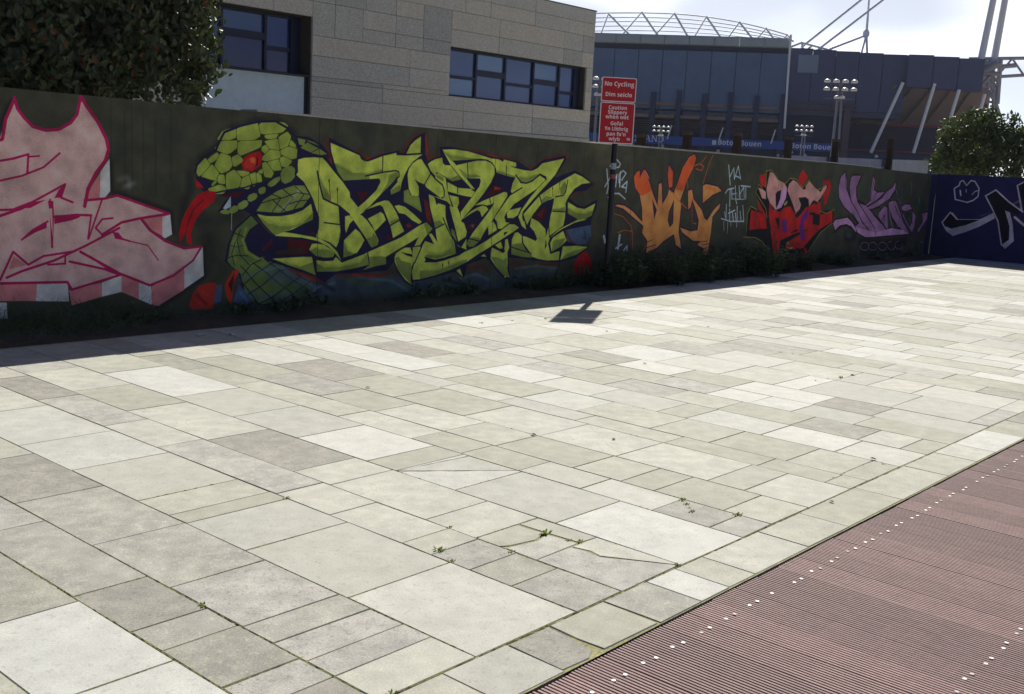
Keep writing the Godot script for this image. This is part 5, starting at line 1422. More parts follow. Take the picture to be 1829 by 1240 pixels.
func make_wall() -> void:
	var top := base("graffiti_wall", Vector3.ZERO, "long dark concrete wall covered in graffiti, with a lime snake mural in the middle", "wall")
	var cuts := [-1.5, 3.0, 6.95, 9.55, 12.35, 16.5, 23.5]
	var per := [60.0, 640.0, 640.0, 600.0, 460.0, 340.0]
	var said := ["plain dark concrete panel", "panel painted with big pink and magenta letters in relief", "panel painted with a green snake head and lime letters", "panel painted with the right end of the lime letters", "panel painted with orange letters and pale blue scrawled tags", "panel painted with red and purple letters"]
	for k in cuts.size() - 1:
		var a: float = cuts[k]; var b: float = cuts[k + 1]
		var c := Canvas.new(a, b, 2.0, 0.0, per[k], Color(.295, .30, .235))
		weather(c, 90 + k, Color(.22, .24, .25), Color(.33, .33, .24), int(14 * (b - a)))
		if k > 0: paint_wall(c)
		if k == 5: c.fill(Color(.145, .13, .36), "23180 0 23180 2000 23600 2000 23600 0")
		var m := plain(Color.WHITE, .85)
		m.albedo_texture = c.done(k, .15)
		var g := .003
		var ha := wall_top(a); var hb := wall_top(b)
		var f := MB.new()
		var z := WALL_Z
		var p := [Vector3(a + g, -.05, z), Vector3(b - g, -.05, z), Vector3(b - g, hb, z), Vector3(a + g, ha, z)]
		var uv := []
		for q in p: uv.append(Vector2((q.x - a) / (b - a), 1.0 - q.y / 2.0))
		f.tri(p[0], p[1], p[2], uv[0], uv[1], uv[2]); f.tri(p[0], p[2], p[3], uv[0], uv[2], uv[3])
		var mesh := f.mesh(m)
		var r := MB.new()
		var back := Vector3(0, 0, -.24)
		r.quad(p[1] + back, p[0] + back, p[3] + back, p[2] + back)
		r.quad(p[3], p[2], p[2] + back, p[3] + back)
		r.quad(p[1], p[1] + back, p[2] + back, p[2])
		r.quad(p[0] + back, p[0], p[3], p[3] + back)
		r.mesh(M.concrete, mesh)
		put("wall_panel", mesh, top).set_meta("label", said[k])
	# pale coping stones
	var x := 6.2
	while x < 19.5:
		var e := x + 1.2
		var b := MB.new()
		var y0 := wall_top(x); var y1 := wall_top(e)
		var h := .022
		var z0 := WALL_Z + .012; var z1 := WALL_Z - .26
		var lo := [Vector3(x + .003, y0 + .002, z0), Vector3(e - .003, y1 + .002, z0), Vector3(e - .003, y1 + .002, z1), Vector3(x + .003, y0 + .002, z1)]
		var hi := [Vector3(x + .003, y0 + h, z0 - .006), Vector3(e - .003, y1 + h, z0 - .006), Vector3(e - .003, y1 + h, z1), Vector3(x + .003, y0 + h, z1)]
		b.quad(lo[0], lo[1], hi[1], hi[0]); b.quad(hi[0], hi[1], hi[2], hi[3]); b.quad(lo[2], lo[3], hi[3], hi[2])
		b.quad(lo[1], lo[2], hi[2], hi[1]); b.quad(lo[3], lo[0], hi[0], hi[3]); b.quad(lo[3], lo[2], lo[1], lo[0])
		put("coping_stone", b.mesh(M.coping), top)
		x = e
	# the return wall, painted blue
	var t2 := base("blue_return_wall", Vector3(BLUE_X, 0, 0), "dark blue painted wall at the far end with silver outlined graffiti letters", "wall")
	var c2 := Canvas.new(-8.7, -4.5, 2.0, 0.0, 520.0, Color(.145, .13, .36))
	weather(c2, 77, Color(.11, .10, .29), Color(.18, .165, .40), 40)
	paint_return(c2)
	var m2 := plain(Color.WHITE, .85)
	m2.albedo_texture = c2.done(33, .13)
	var f2 := MB.new()
	f2.quad(Vector3(0, -.05, -8.7), Vector3(0, -.05, -4.5), Vector3(0, 1.74, -4.5), Vector3(0, 1.72, -8.7))
	f2.uv = PackedVector2Array([Vector2(0, 1.025), Vector2(1, .13), Vector2(1, 1.025), Vector2(0, 1.025), Vector2(0, .14), Vector2(1, .13)])
	var mesh2 := f2.mesh(m2)
	var r2 := MB.new()
	r2.quad(Vector3(.24, -.05, -4.5), Vector3(.24, -.05, -8.7), Vector3(.24, 1.72, -8.7), Vector3(.24, 1.74, -4.5))
	r2.quad(Vector3(0, 1.72, -8.7), Vector3(0, 1.74, -4.5), Vector3(.24, 1.74, -4.5), Vector3(.24, 1.72, -8.7))
	r2.quad(Vector3(.24, -.05, -8.7), Vector3(0, -.05, -8.7), Vector3(0, 1.72, -8.7), Vector3(.24, 1.72, -8.7))
	r2.mesh(M.concrete, mesh2)
	put("painted_panel", mesh2, t2)
	var r3 := MB.new()
	r3.box(Vector3(0, -.05, -4.494), Vector3(.24, 1.74, -.5))
	put("plain_panel", r3.mesh(plain(Color(.145, .13, .36), .85)), t2)

# ------------------------------------------------------------------ the stone building
func make_building() -> void:
	var zf := -18.0
	var top := base("stone_building", Vector3(0, 0, zf), "long low building clad in pale sandstone slabs with dark blue strip windows", "building")
	var b := MB.new()
	b.box(Vector3(2, 0, -9), Vector3(11.6, 5.46, -.05)); b.box(Vector3(11.6, 4.17, -9), Vector3(14.13, 5.46, -.05)); b.box(Vector3(11.6, 0, -9), Vector3(14.13, 4.17, -.6))
	b.box(Vector3(14.13, 0, -9), Vector3(18.09, 5.46, -.05)); b.box(Vector3(18.09, 0, -9), Vector3(23.11, 2.93, -.05)); b.box(Vector3(18.09, 4.02, -9), Vector3(23.11, 5.46, -.05))
	b.box(Vector3(18.09, 2.93, -9), Vector3(23.11, 4.02, -.45)); b.box(Vector3(23.11, 0, -9), Vector3(23.38, 5.46, -.05))
	put("wall", b.mesh(M.backing), top)
	b = MB.new()
	b.box(Vector3(2, 5.46, -9.05), Vector3(23.42, 5.49, .005))
	put("roof", b.mesh(M.roofing), top)
	# facing stones: [y0, y1, x of the joints]
	var rows := [[.9, 1.4, "14.15 15.3 17.1 18.9 20.4 22 23.4"], [1.4, 1.8, "14.15 16.4 17.9 19.6 21.5 23.4"], [1.8, 2.21, "14.15 15.2 17.3 19.3 20.8 22.3 23.4"], [2.21, 2.61, "14.15 16.06 18.575 21.05 23.4"], [2.61, 2.925, "14.15 16.06 18.575 21.05 23.4"],
		[2.925, 3.02, "14.15 16.06 18.08"], [3.02, 3.43, "14.15 16.83 18.08"], [3.43, 3.82, "14.15 16.83 18.08"], [2.925, 3.43, "23.13 23.4"], [3.43, 4.02, "23.13 23.4"],
		[3.82, 4.48, "14.15 14.72 15.46"], [3.82, 4.10, "15.46 16.39 17.21 18.08"], [4.10, 4.48, "15.46 16.39 17.21"], [4.48, 4.81, "14.15 14.72 15.54 16.39 17.21"], [4.02, 4.4, "18.08 19.70 22.14 22.92 23.4"], [4.10, 4.81, "17.21 18.08"], [4.4, 4.81, "18.08 19.70 22.14 22.92 23.4"],
		[4.81, 5.14, "14.15 15.54 16.4 18.51 19.36 20.97 22.3 23.4"], [5.14, 5.485, "14.15 15.2 17.6 18.51 19.36 20.97 23.4"], [4.17, 4.48, "10.2 11.6 13.2 14.15"], [4.48, 4.81, "10.2 12.4 14.15"], [4.81, 5.14, "10.2 11.3 13.0 14.15"], [5.14, 5.485, "10.2 12.0 14.15"],
		[.9, 1.8, "8 9.5 11.6"], [1.8, 2.61, "8 10.2 11.6"], [2.61, 3.43, "8 9.2 11.6"], [3.43, 4.17, "8 10.6 11.6"], [4.17, 5.485, "8 9.1 10.2"]]
	for r in rows:
		var xs := (r[2] as String).split_floats(" ")
		for k in xs.size() - 1:
			var p := MB.new()
			var d := rng.randf_range(-.004, .004)
			p.face_panel(xs[k] + .004, xs[k + 1] - .004, r[0] + .0035, r[1] - .0035, -.06, d, .006)
			put("facing_stone", p.mesh(M.stone[[0, 1, 2, 0, 2, 1, 3][rng.randi() % 7]]), top)
	# the strip window on the right
	window(top, 18.09, 23.11, 2.93, 4.015, -.25, [19.16, 20.19, 21.25, 22.27, 22.87], [[3.38], [3.54], [3.37], [3.52], [3.33]], [2, 1, 1, 2, 1, 1, 1, 2, 1, 1], [.035, .07, .035, .065, .035])
	# the taller window on the left over a pale rendered panel
	window(top, 11.62, 14.13, 3.02, 4.16, -.42, [12.28, 13.29], [[3.5], [3.70], [3.50]], [0, 1, 3, 1, 3, 0], [.04, .07, .04])
	b = MB.new()
	b.box(Vector3(11.62, 0, -.58), Vector3(14.05, 2.99, -.12))
	put("rendered_panel", b.mesh(M.render), top)
	b = MB.new()
	b.box(Vector3(14.055, 0, -.585), Vector3(14.128, 2.99, -.11))
	put("corner_post", b.mesh(M.frame), top)
	b = MB.new()
	b.face_panel(14.15, 23.4, 2.145, 2.205, -.05, .03, .008)
	put("plinth_ledge", b.mesh(M.coping), top)

func window(top: Node, x0: float, x1: float, y0: float, y1: float, z: float, posts: Array, rails: Array, tones: Array, thick: Array) -> void:
	var o := MB.new()
	o.box(Vector3(x0, y1 - .05, z - .05), Vector3(x1, y1, z + .06)); o.box(Vector3(x0, y0, z - .05), Vector3(x1, y0 + .045, z + .06))
	o.box(Vector3(x0, y0 + .045, z - .05), Vector3(x0 + .04, y1 - .05, z + .06)); o.box(Vector3(x1 - .24, y0 + .045, z - .05), Vector3(x1, y1 - .05, z + .06))
	var w := put("window", o.mesh(M.frame), top)
	var xs := [x0 + .04]
	xs.append_array(posts)
	if posts[-1] < x1 - .5: xs.append(x1 - .24)
	var n := 0
	for k in xs.size() - 1:
		var a: float = xs[k] + (.03 if k else 0.0); var b: float = xs[k + 1] - (.03 if k < xs.size() - 2 else 0.0)
		if k < xs.size() - 2:
			var p := MB.new()
			p.box(Vector3(xs[k + 1] - .03, y0 + .045, z - .045), Vector3(xs[k + 1] + .03, y1 - .05, z + .05))
			put("mullion", p.mesh(M.frame), w)
		var r: float = rails[k][0]; var h: float = thick[k]
		var q := MB.new()
		q.box(Vector3(a, r - h, z - .04), Vector3(b, r + h, z + .045))
		put("rail", q.mesh(M.frame), w)
		for part in [[y0 + .045, r - h], [r + h, y1 - .05]]:
			var g := MB.new()
			var t := rng.randf_range(-.004, .004)
			g.quad(Vector3(a, part[0], z + t), Vector3(b, part[0], z - t), Vector3(b, part[1], z - t), Vector3(a, part[1], z + t))
			put("pane", g.mesh(M.pane[tones[n % tones.size()]]), w)
			n += 1
	var s := MB.new()
	s.box(Vector3(x0, y0 - .02, z + .06), Vector3(x1, y0 + .004, -.01))
	put("sill", s.mesh(M.frame), w)

# ------------------------------------------------------------------ the stadium across the river; its own frame: x right, y up, z towards the plaza
func make_stadium() -> void:
	var top := base("stadium", Vector3(121.24, 0, -70), "large blue grey stadium with curved roof rails, raking struts and a lattice corner tower", "stadium", "", -deg_to_rad(60.0))
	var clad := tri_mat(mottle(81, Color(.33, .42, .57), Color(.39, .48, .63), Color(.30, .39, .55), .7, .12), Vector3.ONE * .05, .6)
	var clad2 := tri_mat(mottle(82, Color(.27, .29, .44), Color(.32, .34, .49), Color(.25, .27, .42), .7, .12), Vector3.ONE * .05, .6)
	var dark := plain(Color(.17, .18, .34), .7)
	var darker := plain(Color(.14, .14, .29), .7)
	var pale := tri_mat(mottle(83, Color(.60, .64, .68), Color(.68, .71, .74), Color(.55, .58, .62), .7, .1), Vector3.ONE * .2, .7)
	var ledge := plain(Color(.56, .46, .42), .8)
	var brown := plain(Color(.38, .31, .34), .9)
	var blue := plain(Color(.16, .34, .68), .6)
	var red := plain(Color(.50, .07, .17), .6)
	var white := plain(Color(.95, .95, .97), .5)
	var seats := plain(Color(.55, .47, .48), .9)
	var b := MB.new()
	# upper cladding, in tall sheets with fine joints
	for k in 13:
		b = MB.new()
		b.face_panel(-34.0 + k * 3.0 + .03, -34.0 + (k + 1) * 3.0 - .03 + (.2 if k == 12 else 0.0), 8.6, 15.75, -1.0, -.25, .04)
		put("cladding_sheet", b.mesh(clad), top)
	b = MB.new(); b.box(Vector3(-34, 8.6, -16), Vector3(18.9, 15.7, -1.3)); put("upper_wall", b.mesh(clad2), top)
	b = MB.new(); b.box(Vector3(13.25, 8.2, -14), Vector3(30.4, 15.2, -8.2)); put("upper_wall", b.mesh(seats), top)
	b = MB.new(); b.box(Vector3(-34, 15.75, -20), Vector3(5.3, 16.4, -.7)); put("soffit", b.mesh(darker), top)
	for k in 13:
		b = MB.new()
		b.face_panel(-34 + k * 3.02, -34 + (k + 1) * 3.02 - .02, 16.4 , 17.52, -1.0, .35, .12)
		put("eaves_panel", b.mesh(pale), top)
	# right hand stand, darker, stepping back and out again
	b = MB.new()
	for k in 5:
		b.face_panel(5.35 + k * 2.75, 5.35 + (k + 1) * 2.75 - .05, 9.2, 16.5 - .1 * k, -1.2, -.6, .03)
	put("upper_stand_wall", b.mesh(clad2), top)
	b = MB.new()
	for k in 3:
		b.face_panel(19.1 + k * 2.85, 19.1 + (k + 1) * 2.85 - .05, 12.25 - .1 * k, 16.05 - .13 * k, -8, .5, .05)
	put("overhang_box", b.mesh(clad2), top)
	b = MB.new(); b.face_panel(6.4, 8.8, 13.6, 15.75, -.6, -.45, .05); put("square_panel", b.mesh(plain(Color(.50, .56, .66), .6)), top)
	# galleries behind the columns
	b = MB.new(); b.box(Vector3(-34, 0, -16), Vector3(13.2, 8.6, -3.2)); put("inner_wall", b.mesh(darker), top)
	for row in [[9.05, .35], [7.5, .38]]:
		for k in 12:
			var x: float = -33.0 + k * 3.16
			b = MB.new(); b.box(Vector3(x + .35, row[0], -2.6), Vector3(x + 2.85, row[0] + row[1], .05))
			put("gallery_edge", b.mesh(ledge), top)
	for y in [7.95]:
		b = MB.new()
		for k in 24: b.box(Vector3(-33 + k * 1.58, y, -2.9), Vector3(-33 + k * 1.58 + 1.5, 9.0, -2.8))
		put("gallery_glazing", b.mesh(M.pane[3]), top)
	b = MB.new()
	for k in 5: b.box(Vector3(-33.5, 6.0 + k * .27, -2.4 - k * .1), Vector3(4.9, 6.16 + k * .27, -2.0 - k * .1))
	put("louvre", b.mesh(brown), top)
	for k in 13:
		var x: float = -33.0 + k * 3.16 - .18
		b = MB.new(); b.box(Vector3(x, 0, -.9), Vector3(x + .62, 10.6 if k % 2 else 10.9, .22)); put("column", b.mesh(dark), top)
	for k in 6:
		var x: float = -31 + k * 6.32 + 3.4
		b = MB.new(); b.tube(Vector3(x + .4, 6.6, .5), Vector3(x, 4.9, .8), .09); put("stay", b.mesh(white), top)
	# the blue band with its lettering
	b = MB.new(); b.box(Vector3(-34, 4.25, -.2), Vector3(12.0, 5.25, .6)); put("blue_band", b.mesh(blue), top)
	for w in [["STAND", -12.75, 4.2, .80, true], ["Boton Bouen", -2.45, 4.28, .62, false], ["Boton Bouen", 6.35, 4.28, .62, false]]:
		letters(w[0], top, Vector3(w[1], w[2], .612), w[3], .02, white, w[4])
	b = MB.new(); b.box(Vector3(-3.1, 4.45, .605), Vector3(-2.6, 5.0, .63)); put("emblem", b.mesh(white), top)
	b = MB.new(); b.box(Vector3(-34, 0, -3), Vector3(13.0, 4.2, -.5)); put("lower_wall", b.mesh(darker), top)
	for p in [[-2.3, 3.75], [5.0, 3.55], [6.6, 4.0], [8.2, 3.7], [-9.2, 4.0], [16.6, 4.0], [-13, 4.0]]:
		b = MB.new(); b.bead(Vector3(p[0], p[1], .1), Vector3(.22, .2, .22)); put("globe_lamp", b.mesh(white), top)
	# ledges on the right stand
	for y in [9.25, 9.9]:
		b = MB.new(); b.box(Vector3(5.6, y, -.6), Vector3(13.6, y + .22, -.2)); put("gallery_edge", b.mesh(brown), top)
	b = MB.new(); b.box(Vector3(5.6, 5.3, -3.1), Vector3(12.4, 9.2, -2.6)); put("dark_gallery", b.mesh(dark), top)
	b = MB.new(); b.box(Vector3(12.4, 0, -4), Vector3(13.2, 9.6, -.1)); put("column", b.mesh(brown), top)
	# the open corner: raking underside of the seats, struts and red rails
	b = MB.new()
	b.quad(Vector3(13.2, 8.2, -7.0), Vector3(30, 8.2, -7.0), Vector3(28.5, 12.6, -.4), Vector3(19.2, 12.6, -.4))
	b.quad(Vector3(13.2, 8.2, -7.1), Vector3(19.2, 12.6, -.5), Vector3(28.5, 12.6, -.5), Vector3(30, 8.2, -7.1))
	put("raking_seats", b.mesh(seats), top)
	for k in 5:
		b = MB.new(); var x: float = 14.6 + k * 2.7; b.tube(Vector3(x, 8.1, -6.7), Vector3(x + 3.4 - k * .5, 12.45, -.3), .16, .16, 6); put("rib", b.mesh(ledge), top)
	b = MB.new(); b.box(Vector3(13.2, 0, -14), Vector3(31, 8.2, -7.2)); put("inner_wall", b.mesh(plain(Color(.20, .17, .30), .8)), top)
	b = MB.new(); b.box(Vector3(13.2, 0, -3), Vector3(26, 4.4, -1.0)); put("lower_wall", b.mesh(dark), top)
	for r in [[12.9, 24.5, 4.6, .22], [17.1, 26.0, 7.72, .24]]:
		b = MB.new(); b.box(Vector3(r[0], r[2], -1.2), Vector3(r[1], r[2] + r[3], -.9)); put("red_rail", b.mesh(red), top)
	for s in [[18.7, 12.8, 15.9, 4.4], [22.3, 12.8, 20.8, 4.6], [25.1, 12.2, 24.1, 6.5], [28.0, 11.8, 27.2, 6.0]]:
		b = MB.new(); b.tube(Vector3(s[0], s[1], .45), Vector3(s[2], s[3], .2), .2, .2, 8); put("strut", b.mesh(white), top)
	b = MB.new(); b.tube(Vector3(5.2, 17.9, .6), Vector3(5.45, 6.8, .6), .14, .14, 8); put("downpipe", b.mesh(white), top)
	# roof rails: curved tubes on bowed frames
	var ends := [[20.25, 20.5, 18.25, .22], [19.72, 20.02, 18.0, .2], [19.2, 19.58, 17.85, .18], [18.62, 19.1, 17.7, .18], [18.0, 18.6, 17.6, .16]]
	for e in ends:
		b = MB.new()
		var last := Vector3.ZERO
		for k in 29:
			var t := k / 28.0
			var x := lerpf(-33.0, 5.1, t)
			var y: float = e[1] - pow((x + 11.0) / 16.1, 2.0) * (e[1] - e[2]) if x > -11 else e[1] - pow((x + 11.0) / 22.0, 2.0) * 1.6
			var p := Vector3(x, y, -1.0 - 3.0 * (20.6 - e[1]) * 0.4 - 2.0)
			if k: b.tube(last, p, e[3] * .38, e[3] * .38, 5, false)
			last = p
		put("roof_rail", b.mesh(white), top)
	for f in [[-26, 19.4, -24, 17.6, -28, 17.6], [-22, 19.9, -19.5, 17.6, -24, 17.6], [-17.4, 20.2, -14.5, 17.6, -18.8, 17.6], [-13.2, 20.5, -10.9, 17.6, -16.2, 17.6], [-9.1, 20.45, -7.2, 17.6, -12.0, 17.6], [-5.1, 20.15, -3.2, 17.6, -6.8, 17.6], [-1.0, 19.6, .7, 17.5, -2.6, 17.6], [2.3, 18.95, 3.3, 17.5, .9, 17.5], [4.9, 18.3, 5.6, 17.3, 4.2, 17.4]]:
		b = MB.new()
		b.tube(Vector3(f[0], f[1], -2.6), Vector3(f[2], f[3], -.8), .13, .13, 6)
		b.tube(Vector3(f[0], f[1], -2.6), Vector3(f[4], f[5], -6.0), .08, .08, 5)
		put("roof_frame", b.mesh(white), top)
	b = MB.new()
	for s in [[6.6, 17.3, 11.2, 16.25], [6.6, 16.6, 11.2, 16.15], [6.7, 17.3, 6.9, 16.5], [8, 17.0, 7.4, 16.5], [5.3, 16.7, 6.7, 17.3], [9.2, 16.7, 8.4, 16.4]]:
		b.tube(Vector3(s[0], s[1], -2), Vector3(s[2], s[3], -2), .13, .13, 6)
	put("roof_truss", b.mesh(white), top)
	b = MB.new(); b.box(Vector3(5.4, 15.2, -8), Vector3(19, 15.9, -3)); put("roof_deck", b.mesh(clad2), top)
	# A-framed mast with its cables, and the twin masts of the corner tower
	var haze := plain(Color(.90, .90, .93), .6)
	b = MB.new()
	b.tube(Vector3(14.9, 19.3, -9), Vector3(14.2, 15.0, -9), .12); b.tube(Vector3(14.9, 19.3, -9), Vector3(15.5, 15.0, -9), .14); b.tube(Vector3(14.9, 19.0, -9), Vector3(14.75, 25.0, -9), .16, .1)
	b.bead(Vector3(14.85, 19.4, -9), Vector3(.42, .6, .42))
	put("mast", b.mesh(haze), top)
	for c in [[14.9, 24.5, 6.9, 17.2], [17.4, 24.4, 9.0, 17.0], [14.8, 19.2, 10.0, 16.9]]:
		b = MB.new(); b.tube(Vector3(c[0], c[1], -9), Vector3(c[2], c[3], -6), .15, .15, 6); put("cable", b.mesh(haze), top)
	for m in [[28.75, 25.5, 27.95, 15.6], [30.0, 25.5, 29.45, 15.6]]:
		b = MB.new(); b.tube(Vector3(m[0], m[1], -4), Vector3(m[2], m[3], -4), .36, .42, 10); put("tower_mast", b.mesh(haze), top)
	b = MB.new()
	for s in [[28.0, 16.4, 27.6, 9.5, .3], [30.2, 16.2, 30.4, 11.0, .3], [28, 16.3, 30.4, 13.2, .18], [30.3, 16.1, 27.9, 13.4, .18], [27.9, 13.3, 30.5, 13.3, .16], [28, 13.3, 30.3, 11.2, .18], [30.4, 13.3, 27.7, 11.2, .18], [27.6, 11.2, 30.4, 11.2, .16], [26.6, 16.2, 36, 16.6, .22], [30, 14.2, 36, 14.8, .22], [30, 14.2, 31.5, 16.4, .14], [31.5, 16.4, 33, 14.4, .14], [33, 14.4, 34.5, 16.5, .14], [34.5, 16.5, 36, 14.7, .14], [27, 16.1, 28, 14.8, .2], [29, 16.3, 29.1, 11.2, .2], [30.2, 11.2, 30.9, 9.4, .26], [28.6, 14.9, 29.9, 15.8, .5], [28.6, 12.4, 29.8, 12.0, .4], [28.1, 15.8, 30.2, 15.6, .34], [28.0, 14.6, 30.3, 14.5, .3], [28.4, 16.2, 28.2, 13.2, .28], [29.3, 16.0, 29.6, 13.4, .34], [27.8, 12.4, 29.2, 14.2, .24], [30.2, 12.2, 28.9, 13.8, .24], [27.7, 15.2, 26.4, 16.0, .3], [30.3, 15.4, 32, 15.6, .3], [28.6, 13.2, 28.4, 10.4, .24], [29.8, 13.4, 30.0, 10.2, .2]]:
		b.tube(Vector3(s[0], s[1], -4), Vector3(s[2], s[3], -4 + fmod(s[1], 1.0)), s[4], s[4], 6)
	put("lattice_tower", b.mesh(plain(Color(.70, .68, .72), .7)), top)

func letters(text: String, parent: Node, at: Vector3, size: float, depth: float, m: Material, serif := false, bold := true, centre := false, called := "lettering") -> MeshInstance3D:
	var t := TextMesh.new()
	var f := SystemFont.new()
	f.font_names = PackedStringArray(["Droid Serif" if serif else "Droid Sans"])
	f.font_weight = 700 if bold and not serif else 400
	t.font = f
	t.text = text
	t.font_size = 64
	t.pixel_size = size / 46.0
	t.depth = depth
	t.curve_step = 2.0
	t.horizontal_alignment = HORIZONTAL_ALIGNMENT_CENTER if centre else HORIZONTAL_ALIGNMENT_LEFT
	t.vertical_alignment = VERTICAL_ALIGNMENT_BOTTOM
	t.material = m
	return put(called, t, parent, at)

func make_floodlights() -> void:
	# [bearing in degrees from -z, distance, lamp height, scale, label]
	var list := [[64.74, 62.0, 6.42, .58, "tall floodlight mast with rows of white lamps in front of the stadium's right half"], [52.83, 60.0, 5.94, .58, "floodlight mast half hidden between the stone building and the red sign"],
		[56.1, 100.0, 4.93, .52, "small distant floodlight mast just right of the red sign"], [63.2, 100.0, 5.53, .52, "small distant floodlight mast standing before the second blue band lettering"]]
	for k in list.size():
		var d: Array = list[k]
		var a := deg_to_rad(d[0])
		var o := base("floodlight_mast", Vector3(sin(a) * d[1], 0, -cos(a) * d[1]), d[4], "floodlight", "floodlight masts before the stadium", -a)
		var s: float = d[3]
		var h: float = d[2]
		var b := MB.new()
		b.tube(Vector3(-.14, 0, 0), Vector3(-.09, h - .7 * s, 0), .13 * s, .1 * s); b.tube(Vector3(.3, 0, 0), Vector3(.1, h - .7 * s, 0), .11 * s, .09 * s)
		put("pole", b.mesh(plain(Color(.45, .47, .55), .5)), o)
		b = MB.new()
		for r in 3: b.box(Vector3(-1.4, -.03 - r * .72, -.05) * s + Vector3(0, h, 0), Vector3(1.4, .05 - r * .72, .05) * s + Vector3(0, h, 0))
		b.box(Vector3(-.1, h - 1.7 * s, -.06), Vector3(.1, h, .06))
		put("crossbar", b.mesh(plain(Color(.38, .40, .48), .5)), o)
		b = MB.new()
		b.bead(Vector3.ZERO, Vector3(.31, .22, .31) * s, 9, 5, true); b.tube(Vector3(0, -.07, 0) * s, Vector3.ZERO, .26 * s, .31 * s, 9)
		var lamp := b.mesh(plain(Color(.90, .89, .87), .4))
		for r in 3:
			for j in 4:
				if r == 2 and (j == 0 or j == 3): continue
				put("lamp_head", lamp, o, Vector3((-1.2 + j * .8) * s + (.12 if r == 2 else 0.0) * (1 if j < 2 else -1), h + .08 * s - r * .72 * s, .1))

func make_fence() -> void:
	var wood := tri_mat(mottle(85, Color(.20, .15, .15), Color(.30, .24, .21), Color(.36, .30, .24), .66, .4, 256, .02), Vector3(4, .5, 4), .9)
	var said := ["fence post behind the wall, first right of the red sign", "fence post behind the wall above the orange letters", "fence post behind the wall left of the pale barrier panels", "dark fence post at the left end of the pale barrier panels", "dark fence post between two pale barrier panels", "rusty fence post beside the round bush"]
	var at := [[13.78, 2.05], [15.05, 2.145], [16.62, 2.205], [18.45, 2.23], [20.4, 2.28], [23.05, 2.45]]
	for k in 6:
		var o := base("fence_post", Vector3(at[k][0], 0, -9.6), said[k], "post", "posts behind the graffiti wall")
		var b := MB.new()
		b.face_panel(-.055, .055, -.05, at[k][1] - .05, -.055, .055, .008)
		put("shaft", b.mesh(wood), o)
		b = MB.new()
		b.box(Vector3(-.062, at[k][1] - .05, -.062), Vector3(.062, at[k][1], .062))
		put("cap", b.mesh(plain(Color(.36, .30, .26), .9)), o)
	var white := tri_mat(mottle(86, Color(.74, .74, .80), Color(.82, .82, .87), Color(.60, .58, .60), .72, .15), Vector3.ONE * .8, .8)
	for p in [[18.55, 20.3, 1.905, 1.925, "pale barrier panel left of the dark post"], [20.5, 22.95, 1.93, 1.965, "long pale barrier panel between the dark post and the rusty post"], [23.15, 25.6, 1.97, 2.02, "dull barrier panel running behind the bush"]]:
		var o := base("barrier_panel", Vector3(0, 0, -9.72), p[4], "barrier", "pale barrier panels behind the wall")
		var b := MB.new()
		b.quad(Vector3(p[0], .3, 0), Vector3(p[1], .3, 0), Vector3(p[1], p[3], 0), Vector3(p[0], p[2], 0)); b.quad(Vector3(p[1], .3, -.03), Vector3(p[0], .3, -.03), Vector3(p[0], p[2], -.03), Vector3(p[1], p[3], -.03))
		b.quad(Vector3(p[0], p[2], 0), Vector3(p[1], p[3], 0), Vector3(p[1], p[3], -.03), Vector3(p[0], p[2], -.03))
		put("sheet", b.mesh(white), o)
		b = MB.new(); b.box(Vector3(p[0] + .2, -.05, -.07), Vector3(p[0] + .26, 1.8, -.031)); b.box(Vector3(p[1] - .26, -.05, -.07), Vector3(p[1] - .2, 1.8, -.031))
		put("leg", b.mesh(M.steel), o)

